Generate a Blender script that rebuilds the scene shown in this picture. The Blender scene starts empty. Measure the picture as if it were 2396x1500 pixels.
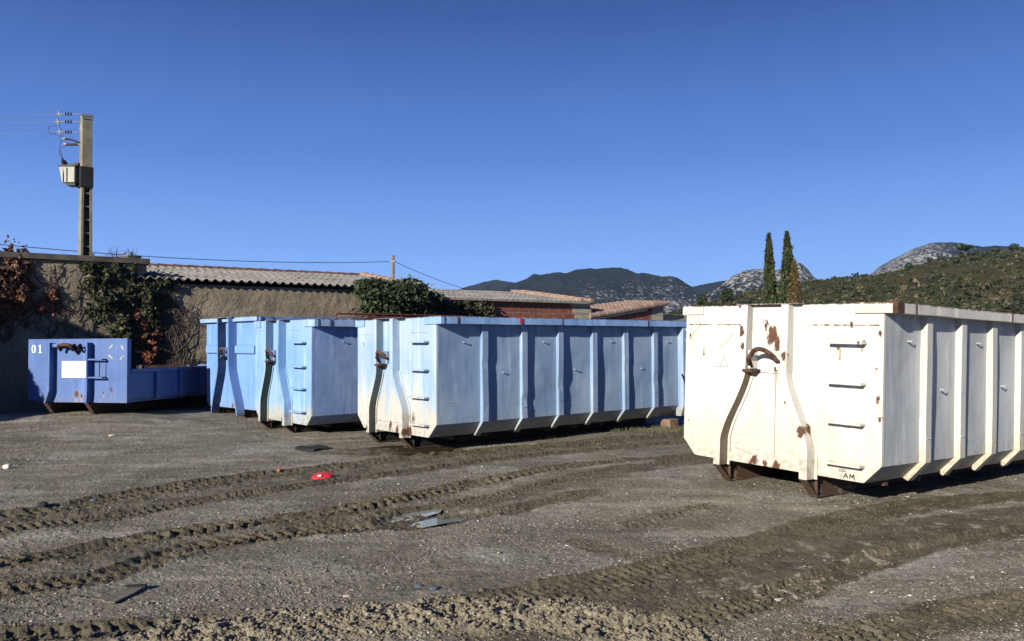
import bpy, math, random
import numpy as np
from mathutils import Vector, Matrix
random.seed(7); RNG = np.random.default_rng(11)
scene = bpy.context.scene
COL = scene.collection

# ------------------------------------------------------------------ camera
F_PX, PITCH, ROLL, CAM_H = 1902.0, 0.0300, -0.00673, 1.5175
CX, CY = 1198.0, 750.0
cam = bpy.data.cameras.new('camera'); cam_ob = bpy.data.objects.new('camera', cam); COL.objects.link(cam_ob)
cam.sensor_width = 36.0; cam.lens = F_PX / 2396.0 * 36.0; cam.clip_start = 0.1; cam.clip_end = 20000
fw = np.array([0, math.cos(PITCH), math.sin(PITCH)]); up = np.array([0, -math.sin(PITCH), math.cos(PITCH)]); rt = np.array([1.0, 0, 0])
cr, sr = math.cos(ROLL), math.sin(ROLL)
cxa = rt * cr + up * sr; cya = -rt * sr + up * cr
cam_ob.matrix_world = Matrix(((cxa[0], cya[0], -fw[0], 0), (cxa[1], cya[1], -fw[1], 0), (cxa[2], cya[2], -fw[2], CAM_H), (0, 0, 0, 1)))
scene.camera = cam_ob
# ------------------------------------------------------------------ sky and sun
SUN = np.array([0.536, 0.776, -0.332]); SUN /= np.linalg.norm(SUN)      # travel direction of the light
world = bpy.data.worlds.new('World'); scene.world = world; world.use_nodes = True
wn = world.node_tree.nodes; bg = wn['Background']
sky = wn.new('ShaderNodeTexSky'); sky.sky_type = 'NISHITA'; sky.sun_disc = False
sky.sun_elevation = math.asin(-SUN[2]); sky.sun_rotation = math.atan2(-SUN[0], -SUN[1])
sky.altitude = 600; sky.air_density = 1.0; sky.dust_density = 0.15; sky.ozone_density = 3.0
# physically based sky, blended with the deep clear-winter blue measured by elevation
wt = world.node_tree; tc = wn.new('ShaderNodeTexCoord'); sx = wn.new('ShaderNodeSeparateXYZ'); wt.links.new(tc.outputs['Generated'], sx.inputs[0])
rp = wn.new('ShaderNodeValToRGB'); wt.links.new(sx.outputs['Z'], rp.inputs[0]); el = rp.color_ramp.elements
for k in range(3): el.new(.5)
for e_, (p_, c_) in zip(el, ((0.0, (.27, .47, .98)), (.10, (.155, .350, .87)), (.22, (.058, .172, .575)), (.38, (.008, .055, .27)), (1.0, (.008, .035, .18)))):
    e_.position = p_; e_.color = (*c_, 1)
sc = wn.new('ShaderNodeVectorMath'); sc.operation = 'SCALE'; wt.links.new(rp.outputs[0], sc.inputs[0]); sc.inputs['Scale'].default_value = 6.0
mx = wn.new('ShaderNodeMix'); mx.data_type = 'RGBA'; mx.inputs[0].default_value = .92; wt.links.new(sky.outputs[0], mx.inputs[6]); wt.links.new(sc.outputs[0], mx.inputs[7])
wt.links.new(mx.outputs[2], bg.inputs[0]); bg.inputs[1].default_value = 0.1
sun = bpy.data.lights.new('sun', 'SUN'); sun.energy = 5.0; sun.angle = math.radians(0.55); sun.color = (1.0, 0.93, 0.80)
sun_ob = bpy.data.objects.new('sun', sun); COL.objects.link(sun_ob)
sun_ob.rotation_euler = Vector(SUN).to_track_quat('-Z', 'Y').to_euler()
scene.view_settings.view_transform = 'Standard'; scene.view_settings.look = 'None'
scene.view_settings.exposure = 0.95; scene.view_settings.gamma = 1.0
scene.cycles.volume_bounces = 0

# ------------------------------------------------------------------ helpers
def ray(px, py):
    a, b = px - CX, py - CY
    x = a * cr + b * sr; y = -a * sr + b * cr
    return rt * x / F_PX + fw - up * y / F_PX
def gpt(px, py, z=0.0):
    d = ray(px, py); t = (z - CAM_H) / d[2]
    return np.array([0, 0, CAM_H]) + d * t
def at(px, py, depth):
    d = ray(px, py); return np.array([0, 0, CAM_H]) + d * (depth / d[1])

TBL = RNG.random((256, 256))
def vnoise(x, y, seed=0):
    x = np.asarray(x, float) + seed * 17.31; y = np.asarray(y, float) + seed * 9.77
    xi = np.floor(x).astype(int); yi = np.floor(y).astype(int); fx = x - xi; fy = y - yi
    fx = fx * fx * (3 - 2 * fx); fy = fy * fy * (3 - 2 * fy)
    a = TBL[xi & 255, yi & 255]; b = TBL[(xi + 1) & 255, yi & 255]; c = TBL[xi & 255, (yi + 1) & 255]; d = TBL[(xi + 1) & 255, (yi + 1) & 255]
    return (a * (1 - fx) + b * fx) * (1 - fy) + (c * (1 - fx) + d * fx) * fy
def fbm(x, y, o=4, seed=0):
    s = 0; a = .5
    for k in range(o):
        s = s + a * (vnoise(x, y, seed + k * 3) - .5); x = np.asarray(x) * 2.03; y = np.asarray(y) * 2.03; a *= .5
    return s * 2
def sstep(a, b, x):
    t = np.clip((x - a) / (b - a), 0, 1); return t * t * (3 - 2 * t)

def tag(o, label=None, cat=None, group=None, kind=None):
    if label: o['label'] = label
    if cat: o['category'] = cat
    if group: o['group'] = group
    if kind: o['kind'] = kind
    return o
def empty(name, loc=(0, 0, 0), rot=(0, 0, 0)):
    o = bpy.data.objects.new(name, None); COL.objects.link(o); o.location = loc; o.rotation_euler = rot; o.empty_display_size = .3
    return o
class MB:
    def __init__(s): s.v = []; s.f = []
    def add(s, vs, fs):
        n = len(s.v); s.v += [tuple(float(c) for c in p) for p in vs]; s.f += [tuple(n + i for i in f) for f in fs]; return s
    def box(s, x0, x1, y0, y1, z0, z1):
        return s.add([(x0, y0, z0), (x1, y0, z0), (x1, y1, z0), (x0, y1, z0), (x0, y0, z1), (x1, y0, z1), (x1, y1, z1), (x0, y1, z1)],
                     [(0, 3, 2, 1), (4, 5, 6, 7), (0, 1, 5, 4), (1, 2, 6, 5), (2, 3, 7, 6), (3, 0, 4, 7)])
    def prism(s, poly, ax, a0, a1):
        """polygon in the two other axes, extruded along ax"""
        def p(u, v, a): return {'x': (a, u, v), 'y': (u, a, v), 'z': (u, v, a)}[ax]
        n = len(poly)
        return s.add([p(u, v, a0) for u, v in poly] + [p(u, v, a1) for u, v in poly],
                     [tuple(range(n))[::-1], tuple(range(n, 2 * n))] + [(i, (i + 1) % n, n + (i + 1) % n, n + i) for i in range(n)])
    def loft(s, rings, cap=True):
        n = len(rings[0]); b = []; f = []
        for r in rings: b += list(r)
        for k in range(len(rings) - 1):
            for i in range(n):
                f.append((k * n + i, k * n + (i + 1) % n, (k + 1) * n + (i + 1) % n, (k + 1) * n + i))
        if cap: f.append(tuple(range(n))[::-1]); f.append(tuple(range((len(rings) - 1) * n, len(rings) * n)))
        return s.add(b, f)
    def tube(s, pts, r, n=8):
        pts = [Vector(p) for p in pts]; rings = []
        rr = r if isinstance(r, (list, tuple)) else [r] * len(pts)
        for i, p in enumerate(pts):
            t = (pts[min(i + 1, len(pts) - 1)] - pts[max(i - 1, 0)]).normalized()
            a = t.cross(Vector((0, 0, 1))) if abs(t.z) < .95 else t.cross(Vector((1, 0, 0)))
            a.normalize(); b = t.cross(a)
            rings.append([tuple(p + (a * math.cos(2 * math.pi * k / n) + b * math.sin(2 * math.pi * k / n)) * rr[i]) for k in range(n)])
        return s.loft(rings)
    def grid(s, P):
        h, w = len(P), len(P[0]); b = [p for r in P for p in r]
        return s.add(b, [(j * w + i, j * w + i + 1, (j + 1) * w + i + 1, (j + 1) * w + i) for j in range(h - 1) for i in range(w - 1)])
    def build(s, name, mat, parent=None, bevel=0, smooth=False):
        me = bpy.data.meshes.new(name); me.from_pydata(s.v, [], s.f); me.update()
        import bmesh
        bm = bmesh.new(); bm.from_mesh(me); bmesh.ops.recalc_face_normals(bm, faces=bm.faces); bm.to_mesh(me); bm.free()
        if smooth: me.polygons.foreach_set('use_smooth', [True] * len(me.polygons))
        me.materials.append(mat)
        o = bpy.data.objects.new(name, me); COL.objects.link(o)
        if parent: o.parent = parent
        if bevel:
            b = o.modifiers.new('bevel', 'BEVEL'); b.width = bevel; b.segments = 2; b.limit_method = 'ANGLE'; b.angle_limit = math.radians(40)
        return o
def np_mesh(name, V, Fq, mat, parent=None, attrs=None, smooth=False):
    """fast mesh from numpy; Fq (n,k)"""
    me = bpy.data.meshes.new(name); n, k = Fq.shape
    me.vertices.add(len(V)); me.vertices.foreach_set('co', V.astype(np.float32).ravel())
    me.loops.add(n * k); me.loops.foreach_set('vertex_index', Fq.astype(np.int32).ravel())
    me.polygons.add(n); me.polygons.foreach_set('loop_start', np.arange(0, n * k, k, dtype=np.int32))
    me.polygons.foreach_set('loop_total', np.full(n, k, dtype=np.int32))
    if smooth: me.polygons.foreach_set('use_smooth', np.ones(n, dtype=bool))
    me.update(calc_edges=True)
    for an, av in (attrs or {}).items():
        a = me.attributes.new(an, 'FLOAT', 'POINT'); a.data.foreach_set('value', av.astype(np.float32).ravel())
    me.materials.append(mat)
    o = bpy.data.objects.new(name, me); COL.objects.link(o)
    if parent: o.parent = parent
    return o

# ------------------------------------------------------------------ node helper
ALB = .84      # all albedos were picked a little high
class NT:
    def __init__(s, name, rough=.8, spec=.3):
        s.m = bpy.data.materials.new(name); s.m.use_nodes = True; s.t = s.m.node_tree; s.n = s.t.nodes
        s.b = s.n['Principled BSDF']; s.b.inputs['Roughness'].default_value = rough; s.b.inputs['Specular IOR Level'].default_value = spec
        s.co = s.n.new('ShaderNodeTexCoord').outputs['Object']
    def L(s, a, b):
        if isinstance(a, (int, float)): b.default_value = a
        elif isinstance(a, (tuple, list)): b.default_value = (*a, 1) if len(b.default_value) == 4 and len(a) == 3 else a
        else: s.t.links.new(a, b)
    def noise(s, scale, detail=5, rough=.6, vec=None, stretch=None, off=None, dist=0):
        v = vec or s.co
        if stretch or off:
            mp = s.n.new('ShaderNodeMapping'); s.L(v, mp.inputs[0]); mp.inputs['Scale'].default_value = stretch or (1, 1, 1); mp.inputs['Location'].default_value = off or (0, 0, 0); v = mp.outputs[0]
        t = s.n.new('ShaderNodeTexNoise'); s.L(v, t.inputs['Vector']); t.inputs['Scale'].default_value = scale; t.inputs['Detail'].default_value = detail; t.inputs['Roughness'].default_value = rough; t.inputs['Distortion'].default_value = dist
        return t.outputs['Fac']
    def voro(s, scale, feat='F1', out='Distance', rnd=1.0, vec=None):
        t = s.n.new('ShaderNodeTexVoronoi'); t.feature = feat; s.L(vec or s.co, t.inputs['Vector']); t.inputs['Scale'].default_value = scale; t.inputs['Randomness'].default_value = rnd
        return t.outputs[out]
    def mr(s, v, a, b, c=0, d=1, smooth=True):
        t = s.n.new('ShaderNodeMapRange'); t.interpolation_type = 'SMOOTHSTEP' if smooth else 'LINEAR'
        s.L(v, t.inputs[0]); t.inputs[1].default_value = a; t.inputs[2].default_value = b; t.inputs[3].default_value = c; t.inputs[4].default_value = d
        return t.outputs[0]
    def math(s, op, a, b=0, c=0):
        t = s.n.new('ShaderNodeMath'); t.operation = op; s.L(a, t.inputs[0]); s.L(b, t.inputs[1]); s.L(c, t.inputs[2]); return t.outputs[0]
    def mix(s, f, a, b, mode='MIX'):
        t = s.n.new('ShaderNodeMix'); t.data_type = 'RGBA'; t.blend_type = mode; s.L(f, t.inputs[0]); s.L(a, t.inputs[6]); s.L(b, t.inputs[7]); return t.outputs[2]
    def sep(s, v=None):
        t = s.n.new('ShaderNodeSeparateXYZ'); s.L(v or s.co, t.inputs[0]); return t.outputs
    def attr(s, name):
        t = s.n.new('ShaderNodeAttribute'); t.attribute_name = name; return t.outputs['Fac']
    def geo(s, o='Normal'):
        return s.n.new('ShaderNodeNewGeometry').outputs[o]
    def dist(s, p, scale=(1.15, 0.0, .75)):
        v = s.n.new('ShaderNodeVectorMath'); v.operation = 'MULTIPLY'; s.L(s.co, v.inputs[0]); v.inputs[1].default_value = scale
        w = s.n.new('ShaderNodeVectorMath'); w.operation = 'DISTANCE'; s.L(v.outputs[0], w.inputs[0]); w.inputs[1].default_value = tuple(a * b for a, b in zip(p, scale)); return w.outputs['Value']
    def bump(s, h, strength=.3, dist=.02, prev=None):
        t = s.n.new('ShaderNodeBump'); t.inputs['Strength'].default_value = strength; t.inputs['Distance'].default_value = dist; s.L(h, t.inputs['Height'])
        if prev: s.L(prev, t.inputs['Normal'])
        return t.outputs[0]
    def out(s, col, rough=None, normal=None):
        v = s.n.new('ShaderNodeVectorMath'); v.operation = 'MULTIPLY'; s.L(col, v.inputs[0]); v.inputs[1].default_value = (ALB,) * 3; s.L(v.outputs[0], s.b.inputs['Base Color'])
        if rough is not None: s.L(rough, s.b.inputs['Roughness'])
        if normal is not None: s.L(normal, s.b.inputs['Normal'])
        return s.m
def flat(name, c, rough=.7, var=.25, scale=6, metal=0, bump=.15):
    m = NT(name, rough); n = m.noise(scale, 5)
    c2 = tuple(x * (1 - var) for x in c); c3 = tuple(min(1, x * (1 + var)) for x in c)
    m.b.inputs['Metallic'].default_value = metal
    return m.out(m.mix(m.mr(n, .3, .7), c2, c3), None, m.bump(m.noise(scale * 6, 4), bump, .01))

# ------------------------------------------------------------------ paint for the skips
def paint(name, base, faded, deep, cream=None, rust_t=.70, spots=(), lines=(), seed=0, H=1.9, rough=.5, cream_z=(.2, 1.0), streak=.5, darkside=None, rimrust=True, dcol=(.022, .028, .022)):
    m = NT(name, rough, .35); x, y, z = m.sep()
    big = m.noise(.9, 4, .55, off=(seed, 0, 0)); st = m.noise(3.0, 6, .65, stretch=(3.5, 3.5, .35), off=(seed * 2, 0, 0)); fine = m.noise(16, 6, .7, off=(0, seed, 0))
    c = m.mix(m.mr(big, .35, .65), base, faded)
    c = m.mix(m.math('MULTIPLY', m.mr(st, .50, .72), streak), c, deep)
    st2 = m.noise(2.2, 5, .6, stretch=(2.5, 2.5, .25), off=(seed * 3 + 5, 0, 2))
    c = m.mix(m.math('MULTIPLY', m.mr(st2, .52, .68), .55), c, tuple(min(.85, v * 1.35 + .04) for v in faded))
    scr = m.noise(22, 3, .5, stretch=(.25, .25, 2.0), off=(0, seed, 4))
    c = m.mix(m.math('MULTIPLY', m.mr(scr, .64, .72), .35), c, deep)
    if cream:
        zz = m.mr(z, cream_z[0], cream_z[1], 1, 0); cm = m.math('MULTIPLY', m.mr(m.math('ADD', m.math('MULTIPLY', zz, .5), m.noise(2.4, 5, .65, stretch=(2, 2, .5), off=(seed, 3, 0))), .62, .95), .8)
        c = m.mix(cm, c, cream)
    # dirt low down and fine grain
    c = m.mix(m.math('MULTIPLY', m.mr(m.math('ADD', m.math('MULTIPLY', m.mr(z, .2, .75, 1, 0, False), .22), fine), .62, .85), .55), c, (.20, .16, .11))
    rn = m.noise(6.5, 8, .7, off=(seed, seed, 1)); rust = m.mr(rn, rust_t, rust_t + .015)
    rf = m.noise(30, 6, .65, off=(seed, 1, 1)); rust = m.math('MAXIMUM', rust, m.mr(rf, .735, .75))
    edge_n = m.math('ADD', m.math('MULTIPLY', m.noise(11, 8, .78, stretch=(1.6, 1.6, .45), off=(1, seed, 0)), .6), m.math('MULTIPLY', m.noise(38, 6, .75, off=(seed, 0, 3)), .4))
    if rimrust:   # bare rusty top edge
        e = m.mr(z, H - .035, H - .002, 0, .33); rust = m.math('MAXIMUM', rust, m.mr(m.math('ADD', e, edge_n), .76, .82, 0, .9))
    halo_n = m.noise(5, 6, .7, stretch=(2.2, 2.2, .35), off=(seed, 2, 9))
    for (px, pz, r, k) in spots:
        d = m.dist((px, 0, pz - r * .9), (1.3, 0, .42)); c = m.mix(m.math('MULTIPLY', m.mr(d, r * .15, r * 1.15, 1, 0), m.mr(halo_n, .40, .66, 0, .62 * k)), c, (.36, .24, .13))
        d = m.dist((px, 0, pz)); g = m.math('MULTIPLY', m.mr(d, 0, r, 1, 0), k)
        rust = m.math('MAXIMUM', rust, m.mr(m.math('ADD', g, m.math('MULTIPLY', m.math('SUBTRACT', edge_n, .5), 3.6)), .46, .56))
    for (lz, x0, x1, w) in lines:
        g = m.math('MULTIPLY', m.mr(m.math('ABSOLUTE', m.math('SUBTRACT', z, lz)), 0, w, 1, 0), m.math('MULTIPLY', m.mr(x, x0 - .02, x0, 0, 1), m.mr(x, x1, x1 + .02, 1, 0)))
        rust = m.math('MAXIMUM', rust, m.mr(m.math('ADD', m.math('MULTIPLY', g, .30), edge_n), .74, .80))
    rc = m.mix(m.mr(m.noise(45, 6, .7), .3, .7), (.050, .022, .014), (.135, .066, .040))
    stain = m.mr(rn, rust_t - .06, rust_t + .0, 0, .45)
    c = m.mix(m.math('MULTIPLY', stain, .8), c, (.30, .19, .10))
    if darkside:   # inward side of one post: grime and rust; painted-in shade on the far skip
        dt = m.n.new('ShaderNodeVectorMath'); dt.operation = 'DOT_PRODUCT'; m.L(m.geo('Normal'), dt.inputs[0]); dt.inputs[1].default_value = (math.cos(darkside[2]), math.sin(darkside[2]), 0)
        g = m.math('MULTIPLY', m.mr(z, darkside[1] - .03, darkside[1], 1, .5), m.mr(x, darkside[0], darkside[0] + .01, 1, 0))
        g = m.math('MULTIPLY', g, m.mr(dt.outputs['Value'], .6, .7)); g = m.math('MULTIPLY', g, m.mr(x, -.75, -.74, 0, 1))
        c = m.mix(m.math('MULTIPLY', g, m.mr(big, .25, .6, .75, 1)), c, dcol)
    col = m.mix(rust, c, rc)
    nb = m.bump(rust, .4, .004); nb = m.bump(m.noise(3.2, 3), .25, .03, nb)
    return m.out(col, m.mr(rust, 0, 1, rough, .9), nb)
RUST = flat('rusty_steel', (.070, .034, .024), .9, .5, 14, bump=.5)
DARKRUST = flat('dark_rusty_steel', (.035, .018, .013), .9, .5, 12, bump=.5)
SHADE_BLACK = flat('shade_black_steel', (.013, .012, .011), .85, .4)  # near-black carries the shade under the blue skips, used on the skid webs
BLACK = flat('black_steel', (.02, .02, .022), .6, .4)
def rustmix(name, base, t=.5):
    m = NT(name, .7); n = m.noise(5, 8, .7)
    return m.out(m.mix(m.mr(n, t, t + .06), base, m.mix(m.noise(30), (.040, .024, .016), (.10, .058, .040))), .8, m.bump(n, .4, .01))

# ------------------------------------------------------------------ poses of the skips (x, y, z, yaw, pitch, roll)
POSE = {'white': (2.617, 8.314, .030, -.932, -.025, .027), 'near': (-1.796, 12.365, -.006, -.885, .001, .003),
        'mid': (-4.177, 14.736, -.027, -.850, .002, .010), 'far': (-6.083, 17.626, .006, -.764, .010, .003), 'low': (-9.07, 16.95, .14, -.23, .0, .0)}
def RM(p):
    yaw, pit, rol = p[3:]
    return Matrix.Rotation(yaw, 3, 'Z') @ Matrix.Rotation(pit, 3, 'X') @ Matrix.Rotation(rol, 3, 'Y')
FOOT = {'white': (1.3, 6.5), 'near': (1.3, 5.6), 'mid': (1.3, 5.5), 'far': (1.3, 5.5), 'low': (1.3, 4.2)}

# ------------------------------------------------------------------ ground
def polyd(X, Y, pts):
    """distance to polyline, arc length, signed side"""
    D = np.full(X.shape, 1e9); S = np.zeros(X.shape); SG = np.zeros(X.shape); s0 = 0
    for a, b in zip(pts[:-1], pts[1:]):
        d = b[:2] - a[:2]; L = np.hypot(*d); u = d / L
        t = np.clip((X - a[0]) * u[0] + (Y - a[1]) * u[1], 0, L); qx = X - a[0] - u[0] * t; qy = Y - a[1] - u[1] * t
        dd = np.hypot(qx, qy); m = dd < D
        D = np.where(m, dd, D); S = np.where(m, s0 + t, S); SG = np.where(m, np.sign(u[0] * qy - u[1] * qx), SG); s0 += L
    return D, S, SG
def G(*pp):
    p = [gpt(a, b) for a, b in pp]; p = [np.array(q[:2]) for q in p]; out = []
    n = len(p)
    for i in range(n - 1):          # catmull-rom, so the ruts curve
        p0, p1, p2, p3 = p[max(i - 1, 0)], p[i], p[i + 1], p[min(i + 2, n - 1)]
        for t in np.linspace(0, 1, 5)[:-1]:
            out.append(.5 * ((2 * p1) + (-p0 + p2) * t + (2 * p0 - 5 * p1 + 4 * p2 - p3) * t * t + (-p0 + 3 * p1 - 3 * p2 + p3) * t ** 3))
    out.append(p[-1]); return out
TR = [  # line, half width, rut depth, tread pitch, tread height, berm, crumb, mud
    (G((-80, 1222), (150, 1192), (300, 1163), (500, 1130), (700, 1104), (900, 1080), (1050, 1062), (1250, 1044), (1500, 1024), (1700, 1010)), .24, .035, .10, .020, .035, .035, .95),
    (G((-80, 1252), (200, 1222), (330, 1200), (600, 1156), (760, 1132), (900, 1112), (1050, 1092), (1250, 1063), (1550, 1037), (1700, 1030)), .14, .025, .085, .022, .03, .03, .9),
    (G((-80, 1338), (100, 1312), (300, 1272), (500, 1241), (700, 1213), (900, 1180), (1050, 1148), (1200, 1118), (1350, 1096), (1500, 1082), (1680, 1072)), .15, .03, .115, .038, .03, .018, .95),
    (G((-80, 1402), (150, 1370), (300, 1332), (480, 1278), (700, 1252), (900, 1232), (1030, 1222), (1150, 1202), (1250, 1184), (1380, 1158)), .13, .025, .10, .024, .03, .028, .85),
    (G((700, 1240), (900, 1206), (1050, 1182), (1250, 1144), (1450, 1108), (1600, 1092), (1700, 1088)), .10, .02, .09, .018, .018, .018, .7),
    (G((1050, 1425), (1300, 1378), (1500, 1338), (1700, 1292), (1850, 1250), (2000, 1210), (2200, 1168), (2480, 1138)), .17, .02, .075, .015, .03, .015, .95),
    (G((1450, 1482), (1600, 1450), (1750, 1412), (1900, 1362), (2020, 1318), (2200, 1272), (2480, 1215)), .12, .035, .07, .012, .03, .012, .95),
    (G((1850, 1530), (2000, 1490), (2150, 1455), (2300, 1425), (2480, 1400)), .16, .02, .08, .018, .02, .02, .7),
    (G((1480, 1225), (1550, 1208), (1640, 1188)), .10, .01, .09, .014, .01, .01, .5),
    (G((-60, 1500), (100, 1488), (260, 1480), (460, 1458)), .12, .02, .10, .02, .02, .035, .8),
]
BANDS = [(G((0, 1240), (300, 1180), (650, 1130), (1000, 1078), (1300, 1052), (1660, 1020)), .42, .55),
         (G((0, 1370), (350, 1300), (650, 1240), (1000, 1195), (1400, 1120), (1650, 1082)), .34, .55),
         (G((1150, 1450), (1400, 1415), (1650, 1370), (1850, 1325), (2100, 1250), (2480, 1185)), .42, .95),
         (G((1950, 1520), (2200, 1440), (2480, 1400)), .25, .8), (G((1350, 1265), (1480, 1300), (1640, 1285)), .13, .5),
         (G((1900, 1480), (1960, 1520)), .25, .5)]
def clump_mask(X, Y):
    D, S, _ = polyd(X, Y, G((430, 1500), (700, 1460), (1000, 1440), (1300, 1440), (1560, 1490)))
    return sstep(.42, .12, D + .12 * fbm(X * 4, Y * 4, 3, 5))
PUD = [((960, 1204), [(918, 1213), (935, 1204), (975, 1198), (1000, 1192), (1020, 1192), (1023, 1199), (1000, 1205), (965, 1212), (935, 1218)]),
       ((1040, 1218), [(970, 1225), (1000, 1218), (1040, 1210), (1085, 1202), (1110, 1206), (1085, 1216), (1040, 1222), (1000, 1229)]),
       ((930, 1052), [(845, 1054), (875, 1049), (930, 1045), (985, 1046), (1040, 1048), (1030, 1054), (985, 1058), (945, 1060), (880, 1057)])]
def ground_h(X, Y, full=True):
    X = np.asarray(X, float); Y = np.asarray(Y, float)
    W = np.zeros(X.shape); Z = np.zeros(X.shape)
    for k, p in POSE.items():
        R = RM(p); n = np.array(R.col[2]); hw, L = FOOT[k]
        c, s = math.cos(p[3]), math.sin(p[3]); dx = X - p[0]; dy = Y - p[1]; lx = dx * c + dy * s; ly = -dx * s + dy * c
        dd = np.hypot(np.maximum(np.abs(lx) - hw, 0), np.maximum(np.maximum(-ly, ly - L), 0))
        zc = p[2] - (n[0] * dx + n[1] * dy) / n[2]; w = np.exp(-(dd / 1.3) ** 2)
        zc = np.clip(zc, -.25, .3)
        W += w; Z += w * zc
    base = .02 * sstep(10, 20, Y) * 0
    Z = (Z + .12 * base) / np.maximum(1, W + 1e-9)
    near = sstep(60, 25, np.hypot(X, Y))
    h = Z + near * (.035 * fbm(X * .45, Y * .45, 3, 1) + .012 * fbm(X * 2.1, Y * 2.1, 3, 2))
    if not full: return h
    mud = np.zeros(X.shape); fine = .006 * fbm(X * 9, Y * 9, 3, 3)
    for (pts, hw, mk) in BANDS:
        D, S, sg = polyd(X, Y, pts); m = sstep(hw * 1.15, hw * .6, D + .25 * hw * fbm(X * 3, Y * 3, 3, 6)) * mk
        mud = np.maximum(mud, m); h = h + .010 * m * fbm(X * 16, Y * 16, 4, 8)
    lug_all = np.zeros(X.shape)
    for i, (pts, hw, dep, pitch, amp, berm, crumb, mk) in enumerate(TR):
        D, S, sg = polyd(X, Y, pts); wob = .03 * fbm(X * 1.7, Y * 1.7, 2, 20 + i)
        u = np.clip((D + wob) / hw, 0, 3); ins = sstep(1.0, .82, u)
        ph = (S / pitch) + np.where(sg > 0, 0, .5) + .45 * u + .7 * fbm(X * 1.1, Y * 1.1, 2, 33 + i)
        lug = sstep(-.12, .22, np.sin(2 * np.pi * ph)) * sstep(.04, .16, u) * ins
        wear = np.clip(1.9 * vnoise(X * 1.5, Y * 1.5, 30 + i) - .15, .05, 1.4)
        bm_ = np.exp(-((u - 1.12) / .2) ** 2)
        h = h - .8 * dep * ins + amp * lug * wear + .55 * berm * bm_ * (.15 + 1.2 * vnoise(X * 5, Y * 5, 40 + i)) + .42 * crumb * (ins * .5 + bm_) * fbm(X * 26, Y * 26, 4, 50 + i)
        mud = np.maximum(mud, mk * sstep(1.55, 1.0, u + .35 * fbm(X * 5, Y * 5, 2, 60)))
        lug_all = np.maximum(lug_all, ins)
    cm = clump_mask(X, Y)
    c1 = vnoise(X * 13, Y * 13, 70); c2 = vnoise(X * 29, Y * 29, 71)
    h = h + cm * (.030 * (1 - np.abs(2 * vnoise(X * 15 + .6 * c2, Y * 15, 70) - 1)) ** 1.4 * (.3 + c1) + .020 * (1 - np.abs(2 * c2 - 1)) + .014 * vnoise(X * 60, Y * 60, 72) - .02)
    for c, poly in PUD:
        g = gpt(*c); pts = np.array([gpt(*q)[:2] for q in poly]); ext = np.ptp(pts, axis=0) / 2 + .01
        e = pts - pts.mean(0); cov = np.cov(e.T) * 2.2 + np.eye(2) * 2e-4; ic = np.linalg.inv(cov); dx = X - pts.mean(0)[0]; dy = Y - pts.mean(0)[1]
        q = ic[0, 0] * dx * dx + 2 * ic[0, 1] * dx * dy + ic[1, 1] * dy * dy
        w = sstep(3.4, 1.5, q); lvl = -.030 if c[1] > 1100 else -.012
        h = h * (1 - w) + (lvl - .010 + .030 * fbm(X * 8, Y * 8, 3, 9)) * w
        mud = np.maximum(mud, w * .8)
    soft = 0
    return h + near * fine * (1 + mud) + near * mud * (.010 * fbm(X * 34, Y * 34, 3, 81)) + near * (.004 + .006 * vnoise(X * 1.2, Y * 1.2, 83)) * fbm(X * 42, Y * 42, 2, 82), mud * near, cm

def gh(x, y): return float(ground_h(np.array([x]), np.array([y]))[0][0])

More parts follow.
